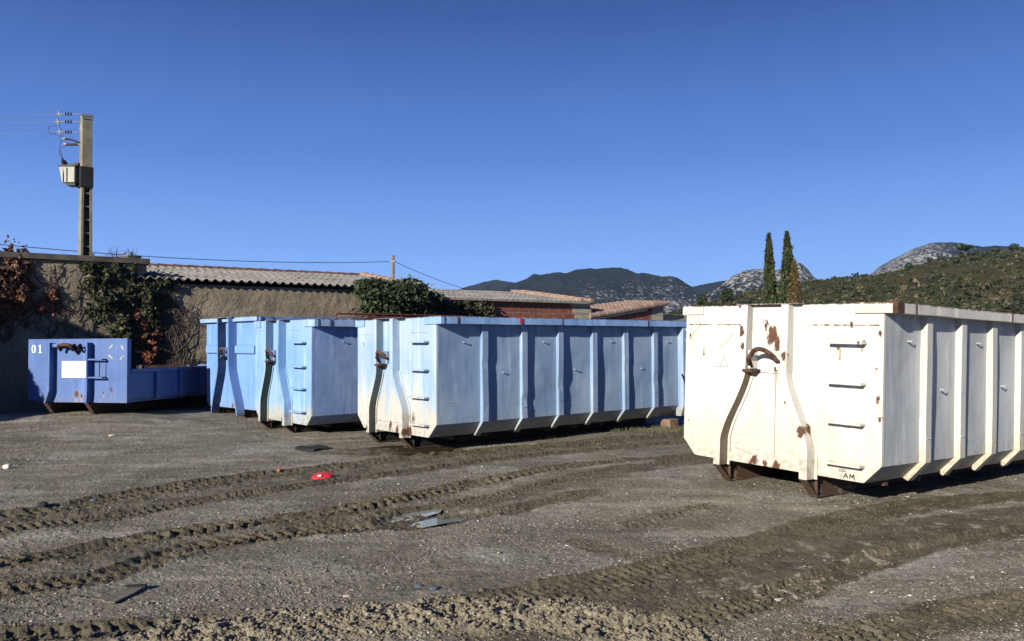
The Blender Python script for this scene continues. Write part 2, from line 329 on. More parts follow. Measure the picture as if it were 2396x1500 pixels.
def ground_material():
    m = NT('ground_dirt_and_gravel', .92, .15)
    mud = m.attr('mud'); cl = m.attr('clump')
    big = m.noise(.55, 5, .6); mid = m.noise(2.7, 6, .65); fine = m.noise(38, 6, .75); vf = m.noise(110, 3, .7)
    c = m.mix(m.mr(big, .35, .65), (.120, .107, .078), (.185, .166, .124))
    c = m.mix(m.math('MULTIPLY', m.mr(mid, .48, .66), .8), c, (.235, .213, .168))
    c = m.mix(m.math('MULTIPLY', m.mr(m.noise(1.6, 5, .6, off=(9, 4, 0)), .5, .7), .7), c, (.070, .062, .044))
    strk = m.noise(1.1, 6, .65, stretch=(.35, 1.6, 1), off=(4, 1, 0)); c = m.mix(m.math('MULTIPLY', m.mr(strk, .52, .66), .85), c, (.33, .30, .235)); strk2 = m.noise(1.7, 6, .65, stretch=(.3, 1.5, 1), off=(14, 6, 0)); c = m.mix(m.math('MULTIPLY', m.mr(strk2, .54, .68), .9), c, (.055, .048, .034))
    red = m.math('MULTIPLY', m.mr(m.noise(.8, 3, off=(3, 3, 3)), .52, .66), m.mr(m.noise(24, 4, .8), .56, .66))
    c = m.mix(m.math('MULTIPLY', red, .55), c, (.17, .055, .032))
    # pale crushed stone speckles
    sp = m.voro(70, out='Distance'); cs = m.voro(70, out='Color'); cr_ = m.sep(cs)[0]
    stone = m.math('MULTIPLY', m.mr(sp, .20, .34, 1, 0), m.mr(cr_, .62, .64)); 
    dens = m.mr(m.math('ADD', m.math('MULTIPLY', mid, .5), m.math('MULTIPLY', big, .5)), .44, .60)
    pale = m.math('MULTIPLY', m.mr(m.math('ADD', m.math('MULTIPLY', m.noise(.75, 4, .6, off=(7, 7, 0)), .6), m.math('MULTIPLY', m.noise(19, 5, .8), .4)), .50, .60), m.mr(mud, .1, .5, .6, 0)); c = m.mix(pale, c, (.42, .40, .36))
    stone = m.math('MULTIPLY', stone, m.math('MULTIPLY', dens, m.mr(mud, .2, .6, 1, 0.05)))
    c = m.mix(m.math('MULTIPLY', m.mr(fine, .35, .7), .45), c, (.32, .29, .225))
    c = m.mix(m.math('MULTIPLY', m.mr(vf, .5, .75), .5), c, (.038, .031, .023))
    sp3 = m.voro(30, out='Distance'); st3 = m.math('MULTIPLY', m.mr(sp3, .16, .26, 1, 0), m.mr(m.sep(m.voro(30, out='Color'))[0], .66, .68)); st3 = m.math('MULTIPLY', st3, m.mr(mud, .3, .7, 1, .15)); c = m.mix(m.math('MULTIPLY', st3, m.mr(mid, .38, .55, .25, 1)), c, (.58, .56, .51))
    pit = m.noise(24, 3, .6, off=(3, 1, 0)); c = m.mix(m.math('MULTIPLY', m.mr(pit, .56, .70), .85), c, (.035, .031, .023))
    c = m.mix(stone, c, (.75, .73, .68))
    mc = m.mix(m.mr(m.noise(3.5, 7, .75), .32, .68), (.062, .053, .034), (.145, .125, .083))
    mc = m.mix(m.math('MULTIPLY', m.mr(fine, .45, .8), .4), mc, (.145, .118, .080))
    c = m.mix(m.mr(m.math('ADD', mud, m.math('ADD', m.math('MULTIPLY', m.math('SUBTRACT', fine, .5), .6), m.math('MULTIPLY', m.math('SUBTRACT', m.noise(2.2, 6, .75, off=(1, 5, 0)), .5), 1.5))), .32, .72), c, mc)
    cc = m.mix(m.mr(m.noise(26, 5, .7), .35, .65), (.15, .133, .088), (.36, .325, .235))
    c = m.mix(m.math('MULTIPLY', cl, .9), c, cc)
    # splatter of pale dried slurry on the right-hand mud
    sp2 = m.mr(m.noise(6.5, 6, .68, off=(2, 8, 0)), .565, .60); reg = m.attr('splash')
    c = m.mix(m.math('MULTIPLY', m.math('MULTIPLY', sp2, reg), .85), c, (.36, .32, .25))
    nb = m.bump(m.noise(60, 5, .75), .8, .015); nb = m.bump(m.noise(14, 5, .7), .5, .03, nb); nb = m.bump(stone, .4, .01, nb)
    return m.out(c, m.mr(mud, .3, .9, .92, .72), nb)

def build_ground():
    th = np.concatenate([np.linspace(-math.pi, -.66, 60)[:-1], np.linspace(-.66, .66, 1180), np.linspace(.66, math.pi, 60)[1:]])
    r = np.concatenate([[.02, .6, 1.4, 2.2, 2.9, 3.4], 1 / np.linspace(1 / 3.7, 1 / 32, 440), np.geomspace(34, 6000, 40)])
    Rr, T = np.meshgrid(r, th, indexing='ij'); X = Rr * np.sin(T); Y = Rr * np.cos(T)
    h, mud, cm = ground_h(X, Y)
    h = h - 3.0 * sstep(60, 400, Rr)
    g1 = gpt(2060, 1310)[:2]; g2 = gpt(1900, 1380)[:2]; g3 = gpt(2200, 1210)[:2]
    sp = np.maximum.reduce([np.exp(-((X - g[0]) ** 2 + (Y - g[1]) ** 2) / .30) for g in (g1, g2, g3)])
    nr, nt = Rr.shape; I = np.arange(nr * nt).reshape(nr, nt)
    Fq = np.stack([I[:-1, :-1], I[:-1, 1:], I[1:, 1:], I[1:, :-1]], -1).reshape(-1, 4)[:, ::-1]
    o = np_mesh('ground', np.stack([X, Y, h], -1).reshape(-1, 3), Fq, ground_material(), None, {'mud': mud, 'clump': cm, 'splash': np.clip(sp * 1.3, 0, 1)}, False)
    return tag(o, kind='structure')
build_ground()

def scatter_rocks(name, n, gen, size, mat, label, cat, seed, flatz=.6, sink=.25):
    rg = np.random.default_rng(seed); X, Y = gen(rg, n); n = len(X)
    h = ground_h(X, Y)[0]
    base = np.array([(1, 0, 0), (-1, 0, 0), (0, 1, 0), (0, -1, 0), (0, 0, 1), (0, 0, -1), (.6, .6, .55), (-.6, .55, .5)], float)
    fc = np.array([(4, 0, 6), (4, 6, 2), (0, 2, 6), (4, 2, 7), (4, 7, 1), (2, 1, 7), (4, 1, 3), (4, 3, 0), (5, 2, 0), (5, 1, 2), (5, 3, 1), (5, 0, 3)])
    V = base[None] * (1 + .8 * (rg.random((n, 8, 3)) - .5)) + .22 * (rg.random((n, 8, 3)) - .5); s = size(rg, n, X, Y)
    V = V * s[:, None, None] * np.stack([rg.uniform(.7, 1.3, n), rg.uniform(.6, 1.1, n), rg.uniform(.5, 1, n) * flatz], -1)[:, None]
    a = rg.uniform(0, 6.28, n); ca, sa = np.cos(a)[:, None], np.sin(a)[:, None]
    V = np.stack([V[..., 0] * ca - V[..., 1] * sa, V[..., 0] * sa + V[..., 1] * ca, V[..., 2]], -1)
    V += np.stack([X, Y, h + s * flatz * (.5 - sink)], -1)[:, None]
    Fq = (fc[None] + (np.arange(n) * 8)[:, None, None]).reshape(-1, 3)
    at_ = {'rnd': np.repeat(rg.random(n), 8)}
    o = np_mesh(name, V.reshape(-1, 3), Fq, mat, None, at_)
    return tag(o, label, cat, kind='stuff')
def rockmat(name, stops, rough=.9):
    m = NT(name, rough, .2); r = m.attr('rnd'); rp = m.n.new('ShaderNodeValToRGB'); m.L(r, rp.inputs[0]); el = rp.color_ramp.elements
    while len(el) < len(stops): el.new(.5)
    for e, (p, c) in zip(el, stops): e.position = p; e.color = (*c, 1)
    rp.color_ramp.interpolation = 'CONSTANT' if len(stops) > 3 else 'LINEAR'
    return m.out(m.mix(m.math('MULTIPLY', m.noise(60, 3), .5), rp.outputs[0], (.13, .11, .085)), None, m.bump(m.noise(80, 3), .3, .004))
def gen_view(rg, n):
    py = 1500 - (1500 - 985) * rg.random(n) ** 1.15; px = rg.uniform(-60, 2460, n)
    P = np.array([gpt(a, b)[:2] for a, b in zip(px, py)]); m = vnoise(P[:, 0] * 1.1, P[:, 1] * 1.1, 2) + .6 * vnoise(P[:, 0] * 3.3, P[:, 1] * 3.3, 12)
    k = m > rg.uniform(.35, 1.15, n); _, mud, _ = ground_h(P[:, 0], P[:, 1]); k &= (mud < rg.uniform(.1, 1.1, n))
    return P[k, 0], P[k, 1]
scatter_rocks('gravel', 100000, gen_view, lambda rg, n, X, Y: np.minimum(.02, rg.lognormal(0, .5, n) * .0034 * (1 + .07 * np.hypot(X, Y))),
              rockmat('gravel_stone', [(0, (.20, .175, .14)), (.3, (.135, .115, .09)), (.5, (.28, .25, .215)), (.68, (.10, .083, .062)), (.82, (.20, .19, .18)), (.95, (.55, .52, .48)), (.985, (.19, .07, .045))]),
              'loose pale grey gravel strewn over the dirt yard', 'gravel', 3)
def gen_clump(rg, n):
    px = rg.uniform(300, 1750, n); py = rg.uniform(1385, 1530, n); P = np.array([gpt(a, b)[:2] for a, b in zip(px, py)])
    k = clump_mask(P[:, 0], P[:, 1]) > rg.uniform(.15, .9, n); return P[k, 0], P[k, 1]
scatter_rocks('mud_clods', 15000, gen_clump, lambda rg, n, X, Y: np.minimum(.022, rg.lognormal(0, .5, n) * .0072),
              rockmat('dry_mud_clod', [(0, (.13, .105, .07)), (.5, (.25, .21, .155)), (1, (.17, .14, .10))]), 'crumbled pale dry mud clods churned up at the bottom of the yard', 'clods', 5, .75, .3)
def gen_rut(rg, n):
    X = []; Y = []
    for (pts, hw, *_r) in TR:
        p = np.array(pts); seg = np.hypot(*np.diff(p, axis=0).T); k = int(n * seg.sum() / 90)
        i = rg.choice(len(seg), k, p=seg / seg.sum()); t = rg.random(k)[:, None]; q = p[i] * (1 - t) + p[i + 1] * t; d = (p[i + 1] - p[i]) / seg[i][:, None]
        off = np.where(rg.random(k) < .6, rg.normal(1.1, .18, k) * np.sign(rg.random(k) - .5), rg.uniform(-1, 1, k)) * hw
        q = q + np.stack([-d[:, 1], d[:, 0]], -1) * off[:, None]; X.append(q[:, 0]); Y.append(q[:, 1])
    return np.concatenate(X), np.concatenate(Y)
scatter_rocks('rut_crumbs', 15000, gen_rut, lambda rg, n, X, Y: np.minimum(.018, rg.lognormal(0, .5, n) * .0062),
              rockmat('damp_mud_crumb', [(0, (.05, .038, .024)), (.5, (.095, .075, .048)), (1, (.125, .102, .068))]), 'damp brown mud crumbs along the tyre ruts', 'clods', 6, .8, .3)

# puddles
def puddle(i, poly, z, col, label):
    m = NT('puddle_water' if i < 2 else 'muddy_water', .04, .5); m.b.inputs['IOR'].default_value = 1.33
    mat = m.out(m.mix(m.noise(3), tuple(c * .8 for c in col), col), .06 if i < 2 else .35, m.bump(m.noise(9, 2), .05, .01))
    pts = [gpt(a, b, z) for a, b in poly]; n = len(pts); c0 = sum(pts) / n; pts = [c0 + (p - c0) * np.array([1.3, 1.5, 1]) for p in pts]; pp = []
    for k in range(n):
        for t in np.linspace(0, 1, 6)[:-1]:
            q = pts[k] * (1 - t) + pts[(k + 1) % n] * t; pp.append(q + np.array([1, 1, 0]) * 0.04 * float(fbm(q[0] * 9, q[1] * 9, 3, 90)))
    c = sum(pp) / len(pp); mb = MB(); mb.add([(*q[:2], z) for q in pp] + [(*c[:2], z)], [(k, (k + 1) % len(pp), len(pp)) for k in range(len(pp))])
    o = mb.build('puddle', mat); return tag(o, label, 'puddle', kind='structure')
puddle(0, PUD[0][1], -.030, (.27, .275, .25), 'pale puddle in the upper wheel rut')
puddle(1, PUD[1][1], -.031, (.15, .15, .115), 'grey-green puddle in the lower wheel rut')
puddle(2, PUD[2][1], -.014, (.045, .034, .018), 'brown puddle at the skids of the nearest blue skip')

# ------------------------------------------------------------------ the skips
def grid_panel(hb, y0, y1, z0, z1, seams, amp, seed, sgn=1):
    ny = max(8, int((y1 - y0) / .06)); nz = 26; P = []
    for j in range(nz + 1):
        row = []
        for i in range(ny + 1):
            y = y0 + (y1 - y0) * i / ny; z = z0 + (z1 - z0) * j / nz
            b = 0
            for a, c in zip(seams[:-1], seams[1:]):
                if a <= y <= c: b = math.sin(math.pi * (y - a) / (c - a)) * math.sin(math.pi * (z - z0) / (z1 - z0))
            k = float(vnoise(y * .9, seed * 3.3, seed)) - .45
            dx = amp * b * (k * 2.2 + float(fbm(y * 1.6, z * 1.6, 3, seed)) * 1.3) - .006 * b
            row.append((sgn * (hb + dx), y, z))
        P.append(row)
    return P
name_solid = True
def make_skip(name, pose, D, mats, L, nrib, posts, kinks, dep, fwid, seed, rib_y, rib_s, ro=.06, thin=False, hook=None, rungs=None, pegs=(), strip_l=True, nribs_far=True):
    hb, o, H, hr, zc, zb, c, yr = D
    P, PS, PR = mats[:3]
    e = empty(name, pose[:3], (0, 0, 0)); R = RM(pose); e.matrix_world = Matrix.Translation(pose[:3]) @ R.to_4x4()
    # front panel with subdivided, slightly buckled sheet
    m = MB(); m.prism([(-hb, H - .004), (-hb, zc), (-hb + c, zb), (hb - c, zb), (hb, zc), (hb, H - .004)], 'y', 0, .045)
    m.build('front_panel', P, e, .004)
    m = MB(); m.box(-.52, .40, -.012, -.0005, zb + .004, zb + .10); m.build('bottom_beam', P, e, .003)
    # posts
    for (xt, xb) in posts:
        nodes = []; zt, z1, z2 = H - .004, kinks[0], kinks[1]
        for z in np.concatenate([np.linspace(zt, z1 + .06, 6), np.linspace(z1 + .02, z2 - .02, 14), np.linspace(z2 - .06, zb - .04, 4)]):
            t = (z1 - z) / (z1 - z2); t = min(1, max(0, t)); t = t * .55 + .45 * (t * t * (3 - 2 * t))
            x = xt + (xb - xt) * t + .006 * float(fbm(z * 3, seed, 2, int(abs(xt) * 50))); d = dep[0] + (dep[1] - dep[0]) * min(1, max(0, (zt - z) / (zt - z2)))
            nodes.append((x, d, z))
        m = MB(); w = fwid
        m.loft([[(x - w, -d, z), (x, -d, z), (x, -.0005, z), (x - w, -.0005, z)] for x, d, z in nodes])
        po = m.build("post", mats[3], e, .004)
        if not thin:
            m = MB(); m.loft([[(x + .0005, -.014, z), (x + .03, -.014, z), (x + .03, -.0005, z), (x + .0005, -.0005, z)] for x, d, z in nodes[6:]])
            m.build('weld_strip', P, po, .002)
        # nose and skid rail below the post
        x, d, z = nodes[-1]
        m = MB(); m.prism([(-d, z), (-d + .012, z), (.07, .012), (.07, .0), (.055, 0)], 'x', x - w, x)
        solid = name_solid
        if solid: m.prism([(-d + .01, z - .002), (.12, z - .002), (.12, .01), (.06, .01)], 'x', x - w * .5 - .006, x - w * .5 + .006); m.box(x - w + .004, x - .004, .05, .058, .02, z - .004)
        m.build('skid_nose', mats[4], e, .002)
        if not solid:
            m = MB(); m.prism([(-d + .02, z - .004), (.9, z - .004), (.9, .0125), (.075, .0125)], 'x', x - w * .5 - .006, x - w * .5 + .006); m.box(x - w + .004, x - .004, .075, .083, .0125, z - .004); m.build('skid_web', SHADE_BLACK, e)
        m = MB(); m.box(x - w, x, .0715, L - .2, 0, .012); m.box(x - w * .5 - .006, x - w * .5 + .006, .1215 if name_solid else .901, L - .2, .0125, zb - .012); m.box(x - w, x, .13, L - .2, zb - .0115, zb - .001); m.build('skid_rail', mats[4], e, .002)
    # cap over the posts
    m = MB(); m.box(-.42, .34, -dep[0] + .02, -.0, H - .003, H + .006); m.build('cap_plate', PR, e)
    # sides
    for sg in (1, -1):
        y0, y1 = .0455, L - .02; seams = [y0] + [rib_y + rib_s * i + .05 for i in range(nrib)] + [y1]
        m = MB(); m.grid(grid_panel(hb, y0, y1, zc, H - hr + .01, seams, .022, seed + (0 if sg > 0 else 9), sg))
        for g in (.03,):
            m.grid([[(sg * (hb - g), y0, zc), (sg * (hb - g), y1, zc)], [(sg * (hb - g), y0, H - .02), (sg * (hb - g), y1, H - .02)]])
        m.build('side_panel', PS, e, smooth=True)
        m = MB(); m.loft([[(sg * hb, y, zc - .0), (sg * (hb - c), y, zb), (sg * (hb - c - .02), y, zb + .01), (sg * (hb - .02), y, zc + .01)] for y in (y0, y1)]); m.build('sloping_panel', mats[4] if False else PS, e)
        for i in range(nrib):
            if sg < 0 and not nribs_far: break
            y = rib_y + rib_s * i; w = .11
            q = [(hb - .002, H - hr - .001), (hb + ro, H - hr - .001), (hb + ro, zc + .0), (hb - c + .06, zb - .025), (hb - c, zb + .005), (hb - .01, zc)]
            zs_ = np.linspace(H - hr - .001, zc, 16); rings = []; kz = zc + (.2 + .9 * random.random()); ks = random.choice((0, 0, .014, .022))
            for z_ in zs_:
                dy = .012 * float(fbm(z_ * 1.6, i * 3.7 + seed, 3, 7)); dxx = .006 * float(fbm(z_ * 2.5, i * 5.1 + seed, 3, 9)) - ks * math.exp(-((z_ - kz) / .07) ** 2)
                if z_ > zs_[1] or z_ < zs_[-2]: dy = dxx = 0
                rings.append([(sg * (hb - .03), y, z_), (sg * (hb + ro + dxx), y + dy, z_), (sg * (hb + ro + dxx * .6), y + w + dy, z_), (sg * (hb - .03), y + w, z_)])
            m = MB(); m.loft(rings); m.prism([(sg * a, b - .0005) for a, b in q[2:]], 'y', y + .001, y + w - .001)
            zj = zc + .12 + .25 * random.random()
            m.box(sg * (hb + ro + .001) - .004, sg * (hb + ro + .001) + .004, y + .006, y + w - .006, zj, zj + .012)
            m.build('rib', mats[5] if len(mats) > 5 else PS, e, .006)
        # rim, in lengths so that it waves a little
        m = MB(); ys = np.linspace(yr, L, 40); rings = []
        for k, y in enumerate(ys):
            dz = .011 * float(fbm(y * 1.6, seed, 4, 3)); dx = .022 * float(fbm(y * .9, seed + 4, 3, 5)) + (.006 if (k % 13) == 5 else 0)
            a, b = hb - .06, hb + o + dx
            rings.append([(sg * a, y, H - hr + dz), (sg * b, y, H - hr + dz), (sg * b, y, H + dz), (sg * a, y, H + dz)])
        m.loft(rings); rm = m.build('top_rim', PR, e, .006)
        for yj in np.arange(yr + .22, L, 2.02):
            m = MB(); m.box(sg * (hb + o + .008) - .006, sg * (hb + o + .008) + .006, yj, yj + .014, H - hr + .004, H - .004); m.build('weld_seam', RUST, rm)
        if sg > 0: m = MB(); m.box(hb - .28, hb + o + .012, -.022, yr - .003, H - hr - .002, H + .002); m.build('rim_corner', PR, e, .006)
        elif strip_l: m = MB(); m.box(-hb - .045, -hb + .25, -.018, -.0005, H - hr - .002, H + .001); m.build('rim_corner', PR, e, .005)
        # rear post and hinge
        m = MB(); m.prism([(sg * (hb - .06), zb), (sg * (hb + .05), zb), (sg * (hb + .12), zc), (sg * (hb + .12), H - hr - .002), (sg * (hb - .06), H - hr - .002)], 'y', L - .13, L)
        rp = m.build('rear_post', PS, e, .006)
        for hz in (H - hr - .02, H - hr - .22, .95, .5):
            m = MB(); m.box(sg * (hb + .15) - .03, sg * (hb + .15) + .03, L - .06, L + .08, hz - .06, hz); m.build('hinge', PR, rp, .006)
        m = MB(); m.tube([(sg * (hb + .16), L - .22, .98), (sg * (hb + .16), L + .0, .55), (sg * (hb + .14), L + .02, .42)], .014); m.build('locking_bar', BLACK, e)
    m = MB(); m.box(-hb + c, hb - c, .046, L - .02, zb, zb + .03); m.build('floor', PS, e)
    m = MB(); m.box(-hb, hb, L - .06, L, zb + .031, H - .004); m.build('rear_door', PS, e, .004)
    for y in np.arange(.5, L - .3, .6):
        pass
    m = MB()
    for y in np.arange(.4, L - .3, .62): m.box(-hb + c + .02, hb - c - .02, y, y + .06, zb - .06, zb - .002)
    m.build('cross_member', mats[4], e)
    # hook
    if hook:
        x0, x1, hz, ap, hy = hook; pts = [(x0, hy + .05, hz - .11), (x0 + .005, hy, hz - .03)]
        for k in range(9):
            t = k / 8; pts.append((x0 + .03 + (x1 - x0 - .06) * t, hy - .05 * math.sin(math.pi * t), hz + ap * math.sin(math.pi * t) ** .8))
        pts += [(x1 - .005, hy, hz - .03), (x1, hy + .05, hz - .06)]
        m = MB(); m.tube(pts, .024, 10); m.build('hook_bar', RUST, e, smooth=True)
        for xx in (x0, x1):
            m = MB(); m.prism([(hy + .02, hz + .06), (hy + .02, hz - .13), (-.001, hz - .13), (-.001, hz + .06)], 'x', xx - .014, xx + .014)
            m.build('hook_bracket', P, e, .003)
        m = MB(); m.box(x0 - .07, x0 + .05, hy + .0, -.001, hz - .165, hz - .135); m.build('bracket_plate', RUST, e, .003)
    if rungs:
        rx0, rx1, zs, rd = rungs
        for k, rz in enumerate(zs):
            m = MB(); b_ = .010 * (random.random() - .5)
            m.loft([[(x, -rd + .004 * math.sin(x * 40 + k), rz - .014 + b_ * (x - rx0)), (x, -rd, rz + .014 + b_ * (x - rx0)), (x, -rd + .032, rz + .014), (x, -rd + .032, rz - .014)] for x in np.linspace(rx0, rx1, 6)])
            m.box(rx0, rx0 + .028, -rd + .0325, -.0005, rz - .012, rz + .012); m.box(rx1 - .028, rx1, -rd + .0325, -.0005, rz - .012, rz + .012)
            m.build('rung', P, e, .004)
    for (y, z) in pegs:
        m = MB(); m.tube([(hb - .005, y, z), (hb + .035, y, z - .002), (hb + .04, y, z + .022)], .009, 6); m.build('peg', PS, e)
    return e

WH, WF, WD = (.52, .505, .46), (.57, .56, .53), (.40, .38, .33)
wspots = [(-1.10, .60, .03, .6), (-.65, .9, .035, .6), (.98, 1.52, .04, .8), (1.13, 1.60, .05, .8), (1.14, .82, .05, .7), (1.10, 1.28, .04, .6), (.15, .9, .03, .7), (-.02, 1.56, .13, .9), (.05, 1.47, .12, .9), (-.33, 1.60, .09, 1.0), (-.30, 1.45, .06, .8), (.42, .64, .09, .95), (.20, 1.36, .07, .8), (-.20, .27, .08, .9), (.07, .24, .12, 1.0), (-.06, .25, .07, .8), (-.25, .22, .06, .8),
          (.03, 1.22, .06, .85), (-.02, 1.62, .10, .85), (-.1, 1.68, .1, .7), (.12, 1.70, .07, .8), (.85, 1.68, .06, .6), (-1.1, 1.55, .05, .6), (1.12, 1.0, .07, .7), (.72, 1.45, .04, .8), (-.9, 1.35, .04, .5)]
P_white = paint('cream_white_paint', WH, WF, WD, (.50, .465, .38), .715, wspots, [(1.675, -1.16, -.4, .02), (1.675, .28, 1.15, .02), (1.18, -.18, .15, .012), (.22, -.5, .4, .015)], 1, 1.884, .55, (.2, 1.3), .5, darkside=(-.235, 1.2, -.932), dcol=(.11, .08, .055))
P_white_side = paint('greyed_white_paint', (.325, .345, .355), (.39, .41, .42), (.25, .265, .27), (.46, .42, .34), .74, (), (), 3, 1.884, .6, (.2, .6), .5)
P_white_rim = paint('rust_edged_white_paint', (.48, .46, .41), (.53, .51, .47), (.36, .34, .30), None, .66, (), (), 5, 1.884, .6)
P_white_rib = paint('cream_rib_paint', (.44, .43, .39), (.49, .48, .44), (.36, .35, .31), (.46, .41, .30), .70, (), (), 7, 1.884, .6, (.2, .9), .5)
NOSE_W = rustmix('rust_and_white_paint', (.16, .13, .10), .40)
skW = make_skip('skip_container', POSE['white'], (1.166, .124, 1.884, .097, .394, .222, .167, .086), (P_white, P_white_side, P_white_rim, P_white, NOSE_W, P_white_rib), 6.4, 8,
                [(-.26, -.54), (.23, .50)], (1.17, .47), (.095, .14), .085, 1, .675, .691, .060,
                hook=(-.20, .14, 1.35, .075, -.15), rungs=(.66, 1.01, (1.51, 1.13, .76, .375), .10), pegs=[(.43, 1.54), (1.07, 1.08), (1.83, 1.55), (2.41, 1.10), (3.15, 1.55), (3.85, 1.10)])
tag(skW, 'large cream white hooklift skip with a rusty lifting hook, nearest container at the right', 'skip container', 'hooklift skips parked in the yard')

name_solid = False
B_BASE, B_FADE, B_DEEP = (.27, .42, .70), (.36, .51, .76), (.14, .28, .62)
P_b3 = paint('faded_pale_blue_paint', (.235, .345, .49), (.33, .42, .51), (.13, .25, .48), (.47, .44, .37), .70,
             [(.0, 1.38, .06, .9), (-.95, 1.55, .05, .8), (.25, .27, .10, 1.0), (-.1, .30, .12, .8), (.52, .45, .16, .6), (.45, .26, .10, .9), (-.62, .25, .07, .9), (.53, 1.72, .035, .9), (-.75, .7, .04, .7), (.1, .24, .12, .9)],
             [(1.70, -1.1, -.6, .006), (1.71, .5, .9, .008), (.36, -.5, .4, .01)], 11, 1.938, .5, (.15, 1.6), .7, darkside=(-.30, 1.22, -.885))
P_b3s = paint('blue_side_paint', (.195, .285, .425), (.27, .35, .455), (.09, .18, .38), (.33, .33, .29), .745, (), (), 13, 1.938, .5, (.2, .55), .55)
P_b3r = paint('blue_rim_paint', (.17, .30, .55), (.24, .38, .62), (.10, .21, .48), None, .70, (), (), 15, 1.938, .5)
NOSE_B = rustmix('rust_and_blue_paint', (.06, .055, .05), .40)
sk3 = make_skip('skip_container', POSE['near'], (1.138, .14, 1.938, .109, .405, .21, .2, .05), (P_b3, P_b3s, P_b3r, P_b3, NOSE_B), 5.42, 6,
                [(-.32, -.54), (.16, .44)], (1.12, .55), (.125, .13), .09, 2, .775, .758, .06,
                hook=(-.24, .02, 1.38, .05, -.17), rungs=(.54, .97, (1.58, 1.175, .78, .385), .10), pegs=[(.47, 1.57), (1.19, 1.11), (2.01, 1.57), (2.68, 1.12), (3.52, 1.57), (4.27, 1.10), (4.97, 1.56)])
tag(sk3, 'long faded pale blue hooklift skip showing its whole ribbed side, mid yard', 'skip container', 'hooklift skips parked in the yard')
m = MB()
for arc in ([(.10, .62), (.2, .655), (.3, .655), (.4, .62)], [(.12, .67), (.22, .70), (.34, .69)], [(.16, .57), (.24, .575)], [(.3, .57), (.37, .585)]):
    for (a, b) in zip(arc[:-1], arc[1:]): m.prism([(a[0], a[1] - .0015), (b[0], b[1] - .0015), (b[0], b[1] + .0015), (a[0], a[1] + .0015)], 'x', 1.100, 1.1345)
m.build('scrape_marks', flat('brown_scrape', (.17, .13, .08), .9), sk3)
m = MB(); m.box(1.138 + .14 + .012, 1.138 + .14 + .016, 1.42, 1.48, 1.845, 1.93); m.build('red_paint_mark', flat('red_spray', (.5, .04, .05), .6), sk3)

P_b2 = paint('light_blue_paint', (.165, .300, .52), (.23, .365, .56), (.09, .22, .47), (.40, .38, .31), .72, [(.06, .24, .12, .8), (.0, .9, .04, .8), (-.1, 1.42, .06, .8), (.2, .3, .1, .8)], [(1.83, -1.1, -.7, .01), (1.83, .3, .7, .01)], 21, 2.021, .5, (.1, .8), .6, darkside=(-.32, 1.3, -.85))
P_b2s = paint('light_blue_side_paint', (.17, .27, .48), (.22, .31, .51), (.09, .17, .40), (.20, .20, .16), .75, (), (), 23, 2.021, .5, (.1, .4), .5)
P_b2r = paint('light_blue_rim_paint', (.20, .31, .52), (.28, .39, .56), (.11, .21, .44), None, .68, (), (), 25, 2.021, .5)
sk2 = make_skip('skip_container', POSE['mid'], (1.131, .13, 2.021, .128, .36, .194, .165, .059), (P_b2, P_b2s, P_b2r, P_b2, NOSE_B), 5.4, 6,
                [(-.35, -.57), (.17, .41)], (1.16, .52), (.15, .15), .085, 3, 1.25, .758, .06,
                hook=(-.28, -.02, 1.42, .05, -.17), rungs=(.50, .96, (1.62, 1.2, .82, .42), .10), pegs=[(.6, 1.63)])
tag(sk2, 'light blue hooklift skip standing between the two other tall blue skips', 'skip container', 'hooklift skips parked in the yard')

P_b1 = paint('sky_blue_paint', (.13, .255, .52), (.165, .30, .56), (.07, .19, .47), None, .735, [(.1, .24, .09, .9), (-.6, .8, .03, .8)], (), 31, 2.141, .5, (.1, .4), .6)
P_b1r = paint('sky_blue_rim_paint', (.20, .32, .52), (.26, .38, .56), (.12, .22, .45), None, .70, (), (), 33, 2.141, .5)
P_b1p = paint('shaded_blue_post_paint', (.10, .19, .42), (.13, .23, .46), (.05, .11, .33), None, .75, (), (), 35, 2.141, .5, darkside=(-.2, 3.0, -.764), dcol=(.008, .016, .06))  # shade of the post sides put into a darker blue, near-black on the left
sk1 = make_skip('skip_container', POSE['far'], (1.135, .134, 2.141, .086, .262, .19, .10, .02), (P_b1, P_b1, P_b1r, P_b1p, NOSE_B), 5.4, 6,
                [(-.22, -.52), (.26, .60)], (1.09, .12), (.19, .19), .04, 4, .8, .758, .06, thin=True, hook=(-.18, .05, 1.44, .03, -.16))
for (a, b) in ((-1.06, -.30), (.275, 1.10)):
    m = MB(); m.prism([(-.0005, 1.56), (-.06, 1.52), (-.06, 1.38), (-.0005, 1.35)], 'x', a, b); m.build('cross_beam', P_b1, sk1, .004)
m = MB(); m.box(-1.27, 1.27, -.09, -.0005, 2.05, 2.142); m.build('front_rim', P_b1r, sk1, .006)
tag(sk1, 'sky blue skip with a horizontal beam across its front, leftmost tall one', 'skip container', 'hooklift skips parked in the yard')

